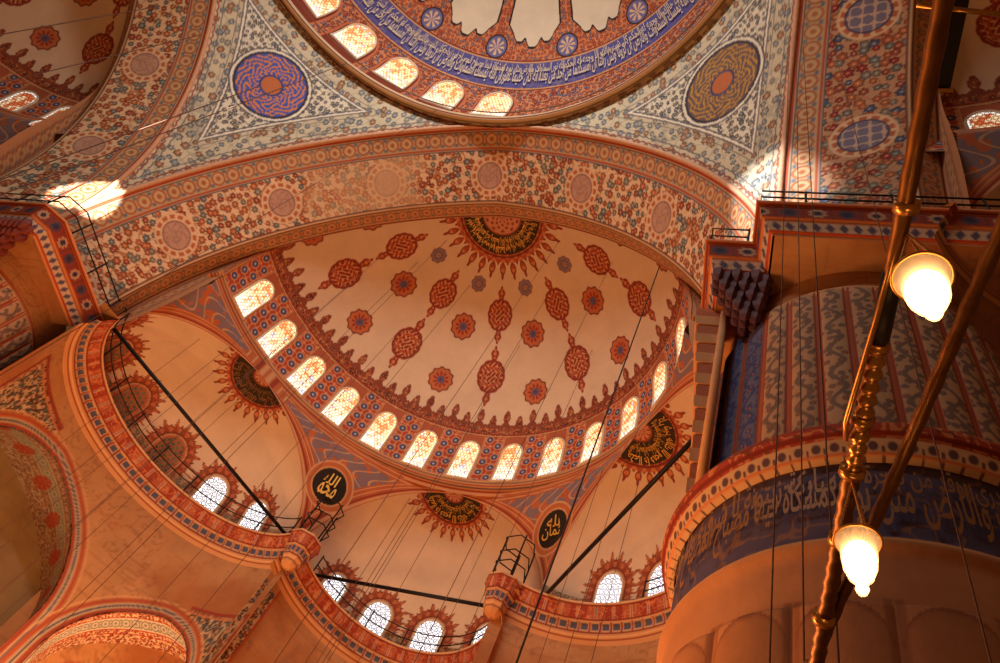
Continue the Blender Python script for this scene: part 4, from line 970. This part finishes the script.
for lb, sg, tx in (('small red curved triangle with black calligraphy roundel, left of centre', 1, 'محمد'), ('small red curved triangle with black calligraphy roundel, right of centre', -1, 'عثمان')):
    Z0 = 2.45
    def rt(x, y):
        k = 1; c, n, t, g = exframe(1); xx, zz = exprof(1, np.linspace(0, .5, 200)); X = -np.interp(Z0, zz, xx); P = c + t * sg * X; r1 = math.hypot(P[0], P[1] - YS); a1 = math.atan2(P[1] - YS, P[0])
        kk = 0 if sg > 0 else 2; c, n, t, g = exframe(kk); xx, zz = exprof(kk, np.linspace(0, .5, 200)); X = -np.interp(Z0, zz, xx); P = c - t * sg * X; a2 = math.atan2(P[1] - YS, P[0]); r2 = math.hypot(P[0], P[1] - YS)
        aa = (a1 + a2) / 2 - (x - .5) * .105; z = Z0 + (y - .5) * 1.02; r = (r1 + r2) / 2 - .08 - (z - Z0) * .33; return np.stack([r * np.cos(aa), YS + r * np.sin(aa), z], -1)
    write(find(lb), [(tx, 0, 1, .0, .62), ('الله', .15, .85, .5, 1)], rt, M_GOLD)

# ------------------------------------------------------------------ ironwork
IRON_G = 'iron railings on the walkways'
def railing(pts, h, label, name='railing', every=1.2, bars=(.5, 1.0), ties=True, lean=0.0, r=.035):
    pts = np.array(pts, float); seg = np.linalg.norm(np.diff(pts, axis=0), axis=1); S = np.concatenate([[0], np.cumsum(seg)]); root = empty(name, pts[0])
    for b in bars:
        mb = MB(); mb.tube(pts + [0, 0, h * b], r * .8, 5); mb.build('rail', M_IRON, root)
    n = max(2, int(S[-1] / every) + 1)
    for s in np.linspace(0, S[-1], n):
        p = np.array([np.interp(s, S, pts[:, i]) for i in range(3)]); mb = MB(); mb.tube([p, p + [0, 0, h * 1.08]], r, 5); mb.build('post', M_IRON, root)
    adopt(root); tagk(root, label, 'railing', IRON_G); return root
def zc(P, z): P = P.copy(); P[:, 2] = z; return P
for k, (a0, a1), lb in ((0, (10, 170), 'black iron railing along the left bay cornice in front of its windows'), (1, (18, 168), 'thin iron railing along the centre bay cornice'), (2, (60, 172), 'thin iron railing along the right bay cornice')):
    railing(zc(ex_path(k, .12)(np.linspace(a0, a1, 30)), EX[k]['ze'] + .02), 1.0 if k == 0 else .85, lb, every=1.55, r=.032)
for sg, lb in ((-1, 'black iron balcony rail on the ledge between left and centre bays'), (1, 'black iron balcony rail on the ledge between centre and right bays')):
    t = np.linspace(-2.6, 2.6, 6) + math.atan2(-8, -sg * 3.4); railing(np.stack([sg * 4.15 + .64 * np.cos(t), 24.75 + .64 * np.sin(t), np.full(6, -.84)], -1), 1.9, lb, every=.8, bars=(.35, .62, 1.0), r=.034)
railing([(11.5, 10.9, -.8), (11.5, 10.05, -.8), (18, 10.05, -.8)], .95, 'black iron railing along the top of the near pier cornice', every=1.6, bars=(.55, 1.0), r=.03)
railing([(10.42, 12.4, -.8), (10.42, 11.08, -.8), (11.3, 11.08, -.8)], .95, 'small iron rail round the corbelled ledge beside the near pier', every=.9, r=.03)
railing([(-14.5, 11.2, -.8), (-11.15, 11.2, -.8), (-10.6, 11.75, -.8), (-10.6, 15.2, -.8)], .95, 'black iron railing on the cornice of the left pier', every=1.3, r=.032)
railing([(-11.2, 15.2, -.75), (-11.3, 16.4, -.75)], 3.2, 'tall iron ladder frame where the left bay meets the pier', every=.5, bars=(.25, .5, .75, 1.0), r=.03)
def tie(a, b, label):
    mb = MB(); mb.tube([a, b], .075, 8); o = mb.build('tie_rod', M_IRON); tagk(o, label, 'tie rod', 'iron tie rods across the bays'); return o
tie((-11.05, 15.95, -.25), (-5.55, 25.45, -.25), 'thick black iron tie rod slanting across the left bay')
tie((-4.9, 26.6, -.9), (5.2, 25.9, -.9), 'black iron tie rod crossing in front of the centre bay windows')
tie((5.3, 25.6, -.6), (10.95, 15.5, -1.75), 'black iron tie rod rising across the right bay towards the near pier')

# ------------------------------------------------------------------ hanging wires

def hang(P, z1, label, z0=-15.2, r=.02):
    mb = MB(); mb.tube([(P[0], P[1], z1), (P[0], P[1], z0)], r, 5, caps=False); o = mb.build('chandelier_wire', M_WIRE2 if r > .023 else M_WIRE); tagk(o, label, 'wire', 'wires holding the chandeliers'); return o

for (x, y, z), r, lb in [
    ((8.1, 15.8, 8.0), .024, 'dark wire falling past the right calligraphy roundel'),
    ((-2.77, 17.32, 12.5), .010, 'fine wire left of the crown medallion'), ((-4.14, 18.29, 11.8), .010, 'fine wire passing the upper left red medallion'),
    ((-5.43, 17.55, 11.34), .010, 'fine wire left of the upper left medallions'), ((-1.64, 19.49, 12.14), .010, 'fine wire below the left small blue rosette'),
    ((2.92, 16.96, 12.52), .010, 'fine wire just right of the crown medallion'), ((2.26, 19.81, 11.89), .010, 'fine wire between the right red rosettes'),
    ((5.6, 17.31, 11.26), .010, 'fine wire through the upper right red medallion'), ((4.96, 21.12, 9.96), .010, 'fine wire by the lower right red medallion'),
    ((1.2, 21.86, 10.9), .010, 'fine wire from the middle of the large half dome'), ((-6.91, 18.81, 9.76), .010, 'fine wire beside the far left oval medallion'),
    ((-4.72, 21.22, 10.03), .010, 'fine wire by the lower left oval medallion'), ((-8.44, 18.32, 7.9), .010, 'fine wire near the left edge of the large half dome'),
    ((-1.59, 25.46, 3.2), .012, 'left wire of the pair in the centre bay'), ((-1.15, 25.36, 3.2), .012, 'right wire of the pair in the centre bay'),
    ((.28, 25.22, 3.28), .010, 'wire falling through the middle of the centre bay'), ((2.56, 25.29, 3.2), .010, 'wire at the right of the centre bay medallion'),
    ((-8.95, 19.17, 3.66), .010, 'wire left of the left bay medallion'), ((-8.26, 20.56, 3.74), .010, 'wire through the left bay medallion'), ((-10.16, 18.32, 3.21), .010, 'wire at the upper left of the left bay'),
    ((7.72, 21.54, 3.21), .010, 'middle wire of the right bay'), ((6.9, 22.1, 3.22), .010, 'left wire of the right bay'), ((8.6, 20.45, 3.21), .010, 'right wire of the right bay'),
    ((-9.8, 9.52, 10.1), .022, 'wire crossing the blue and orange roundel'), ((-7.13, 9.16, 13.4), .018, 'wire from the main dome cornice above the left roundel'),
    ((-2.85, 11.25, 13.3), .010, 'wire from the lowest part of the main dome cornice'), ((-13.08, 6.04, 9.02), .020, 'wire across the left great arch'),
    ((-11.94, 7.3, 9.64), .018, 'wire in front of the left great arch near the top edge')]:
    hang((x, y), z, lb, r=r)
for x, y, lb in ((12.04, 7.88, 'straight dark wire in front of the near pier, left one'), (11.85, 7.96, 'thin wire in front of the lower left of the near pier'), (12.11, 7.17, 'wire in front of the near pier left of the lamps'), (12.93, 7.49, 'wire in front of the near pier right of the lamps')):
    hang((x, y), 11.8, lb, z0=-16.6, r=.0065)

# ------------------------------------------------------------------ chandelier frame close overhead with two glass lamps
cx, cy, cz = CAM
def rel(x, y, z): return (cx + x, cy + y, cz + z)
root = empty('chandelier', rel(.3, 1.2, 1.75)); 
def bar(pts, r, name, mat, seg=10): mb = MB(); mb.tube(pts, r, seg); return mb.build(name, mat, root)
def knurl(p, q, r0, n, amp=.12):
    p = np.array(p); q = np.array(q); t = np.linspace(0, 1, n); return p + (q - p) * t[:, None], r0 * (1 + amp * np.cos(t * n * 1.55))
P_, r_ = knurl(rel(.286, -.35, 1.75), rel(.303, .98, 1.75), .019, 60, .06); bar(P_, r_, 'frame_bar', M_BRONZE)
P_, r_ = knurl(rel(.303, .98, 1.75), rel(.304, 1.36, 1.75), .021, 40, .22); bar(P_, r_, 'frame_bar', M_BRASS)
P_, r_ = knurl(rel(.304, 1.36, 1.76), rel(.325, 2.75, 1.76), .024, 90, .10); bar(P_, r_, 'frame_bar', M_BRONZE)
P_, r_ = knurl(rel(.56, .22, 1.78), rel(.29, 2.35, 1.78), .0175, 80, .10); bar(P_, r_, 'frame_bar', M_BRONZE)
for yy, rr_ in ((.62, .028), (.98, .027), (1.20, .030), (1.37, .034), (1.62, .030), (1.95, .034), (2.2, .036)):
    bar([rel(.303 + .008 * max(0, yy - 1.3), yy - .012, 1.753), rel(.303 + .008 * max(0, yy - 1.3), yy + .012, 1.753)], rr_, 'sleeve', M_BRASS, 14)
M_DKB = plainmat('dark_bronze', C(44, 34, 22), .5, .5)
bar([rel(.303, .78, 1.752), rel(.303, .96, 1.752)], .0235, 'dark_sleeve', M_DKB, 12)
bar([rel(.272, 1.26, 1.74), rel(.262, 1.20, 1.735), rel(.268, 1.12, 1.735), rel(.285, .90, 1.735), rel(.30, .64, 1.735)], .0075, 'strut', M_BRASS, 8)
mb = MB(); mb.box(rel(.332, .29, 1.82), .030, .17, .035); mb.build('junction_box', M_DKB, root, smooth=False)
mb = MB(); mb.box(rel(.332, .380, 1.815), .040, .008, .042); mb.build('box_clip', M_BRASS, root, smooth=False)
bar([rel(.25, .21, 1.765), rel(.42, .235, 1.765)], .005, 'cross_wire', M_BRASS, 6)
adopt(root); tagk(root, 'gilded bronze chandelier bars crossing close overhead at the right', 'chandelier')
M_BULB = bpy.data.materials.new('hot_bulb'); M_BULB.use_nodes = True
pb = M_BULB.node_tree.nodes['Principled BSDF']; pb.inputs['Emission Color'].default_value = (1, .60, .27, 1); pb.inputs['Emission Strength'].default_value = 18; pb.inputs['Base Color'].default_value = (1, .9, .8, 1)
M_GLS, N_, L_, P_b = nodes_mat('lamp_glass'); 
tr = N_.new('ShaderNodeBsdfTransparent'); tr.inputs[0].default_value = (1, .9, .76, 1); gl = N_.new('ShaderNodeBsdfGlossy'); gl.inputs['Roughness'].default_value = .3; tl = N_.new('ShaderNodeBsdfTranslucent'); tl.inputs[0].default_value = (1, .82, .62, 1)
m1 = N_.new('ShaderNodeMixShader'); m2 = N_.new('ShaderNodeMixShader'); fr = N_.new('ShaderNodeLayerWeight'); fr.inputs[0].default_value = .12
m1.inputs[0].default_value = .22; L_.new(tr.outputs[0], m1.inputs[1]); L_.new(tl.outputs[0], m1.inputs[2]); L_.new(fr.outputs['Facing'], m2.inputs[0]); L_.new(m1.outputs[0], m2.inputs[1]); L_.new(gl.outputs[0], m2.inputs[2]); L_.new(m2.outputs[0], N_['Material Output'].inputs[0])
def lamp(x, y, R, label):
    s = R / .064; b = np.array(rel(x, y, 1.5)); root = empty('glass_lamp', b)
    out = [(.064, 0), (.060, -.012), (.052, -.03), (.050, -.07), (.046, -.105), (.034, -.142), (.020, -.158), (.016, -.172), (.019, -.186), (.012, -.202), (.0, -.207)]
    inn = [(max(r - .003, 0), z + .003) for r, z in out][::-1]
    mb = MB(); mb.lathe([(r * s, z * s) for r, z in out], b, 32); mb.build('glass_cup', M_GLS, root)
    mb = MB(); t = np.linspace(0, 2 * math.pi, 33)[:-1]; mb.tube(b + np.stack([.066 * s * np.cos(t), .066 * s * np.sin(t), 0 * t + .002], -1), .0042 * s, 8, closed=True); mb.build('rim', M_GLS if False else M_BRASS, root)
    mb = MB(); mb.lathe([(r * s, z * s) for r, z in [(0, -.014), (.018, -.018), (.036, -.030), (.045, -.052), (.0465, -.08), (.041, -.11), (.030, -.138), (.017, -.153), (.013, -.172), (.016, -.186), (.009, -.199), (.0, -.203)]], b, 24); mb.build('bulb', M_BULB, root)
    mb = MB(); mb.lathe([(.0, .05), (.012, .05), (.014, .0), (.014, -.004), (0, -.004)], b, 14); mb.build('socket', M_BRASS, root)
    apex = b + [0, 0, .222]
    for k in range(3):
        a = 2.1 * k + .6; e = b + [.064 * s * math.cos(a), .064 * s * math.sin(a), .004]; tt = np.linspace(0, 1, 44); mb = MB(); mb.tube(apex + (e - apex) * tt[:, None], .0030 * (1 + .45 * np.cos(np.arange(44) * 2.2)), 6); mb.build('chain', M_BRASS, root)
    adopt(root); tagk(root, label, 'lamp', 'hanging glass lamps'); return root
lamp(.312, .675, .052, 'glowing glass cup lamp on chains, the upper one just below the pier cornice')
lamp(.303, 1.385, .052, 'glowing glass cup lamp on chains, the lower one over the plain flutes')
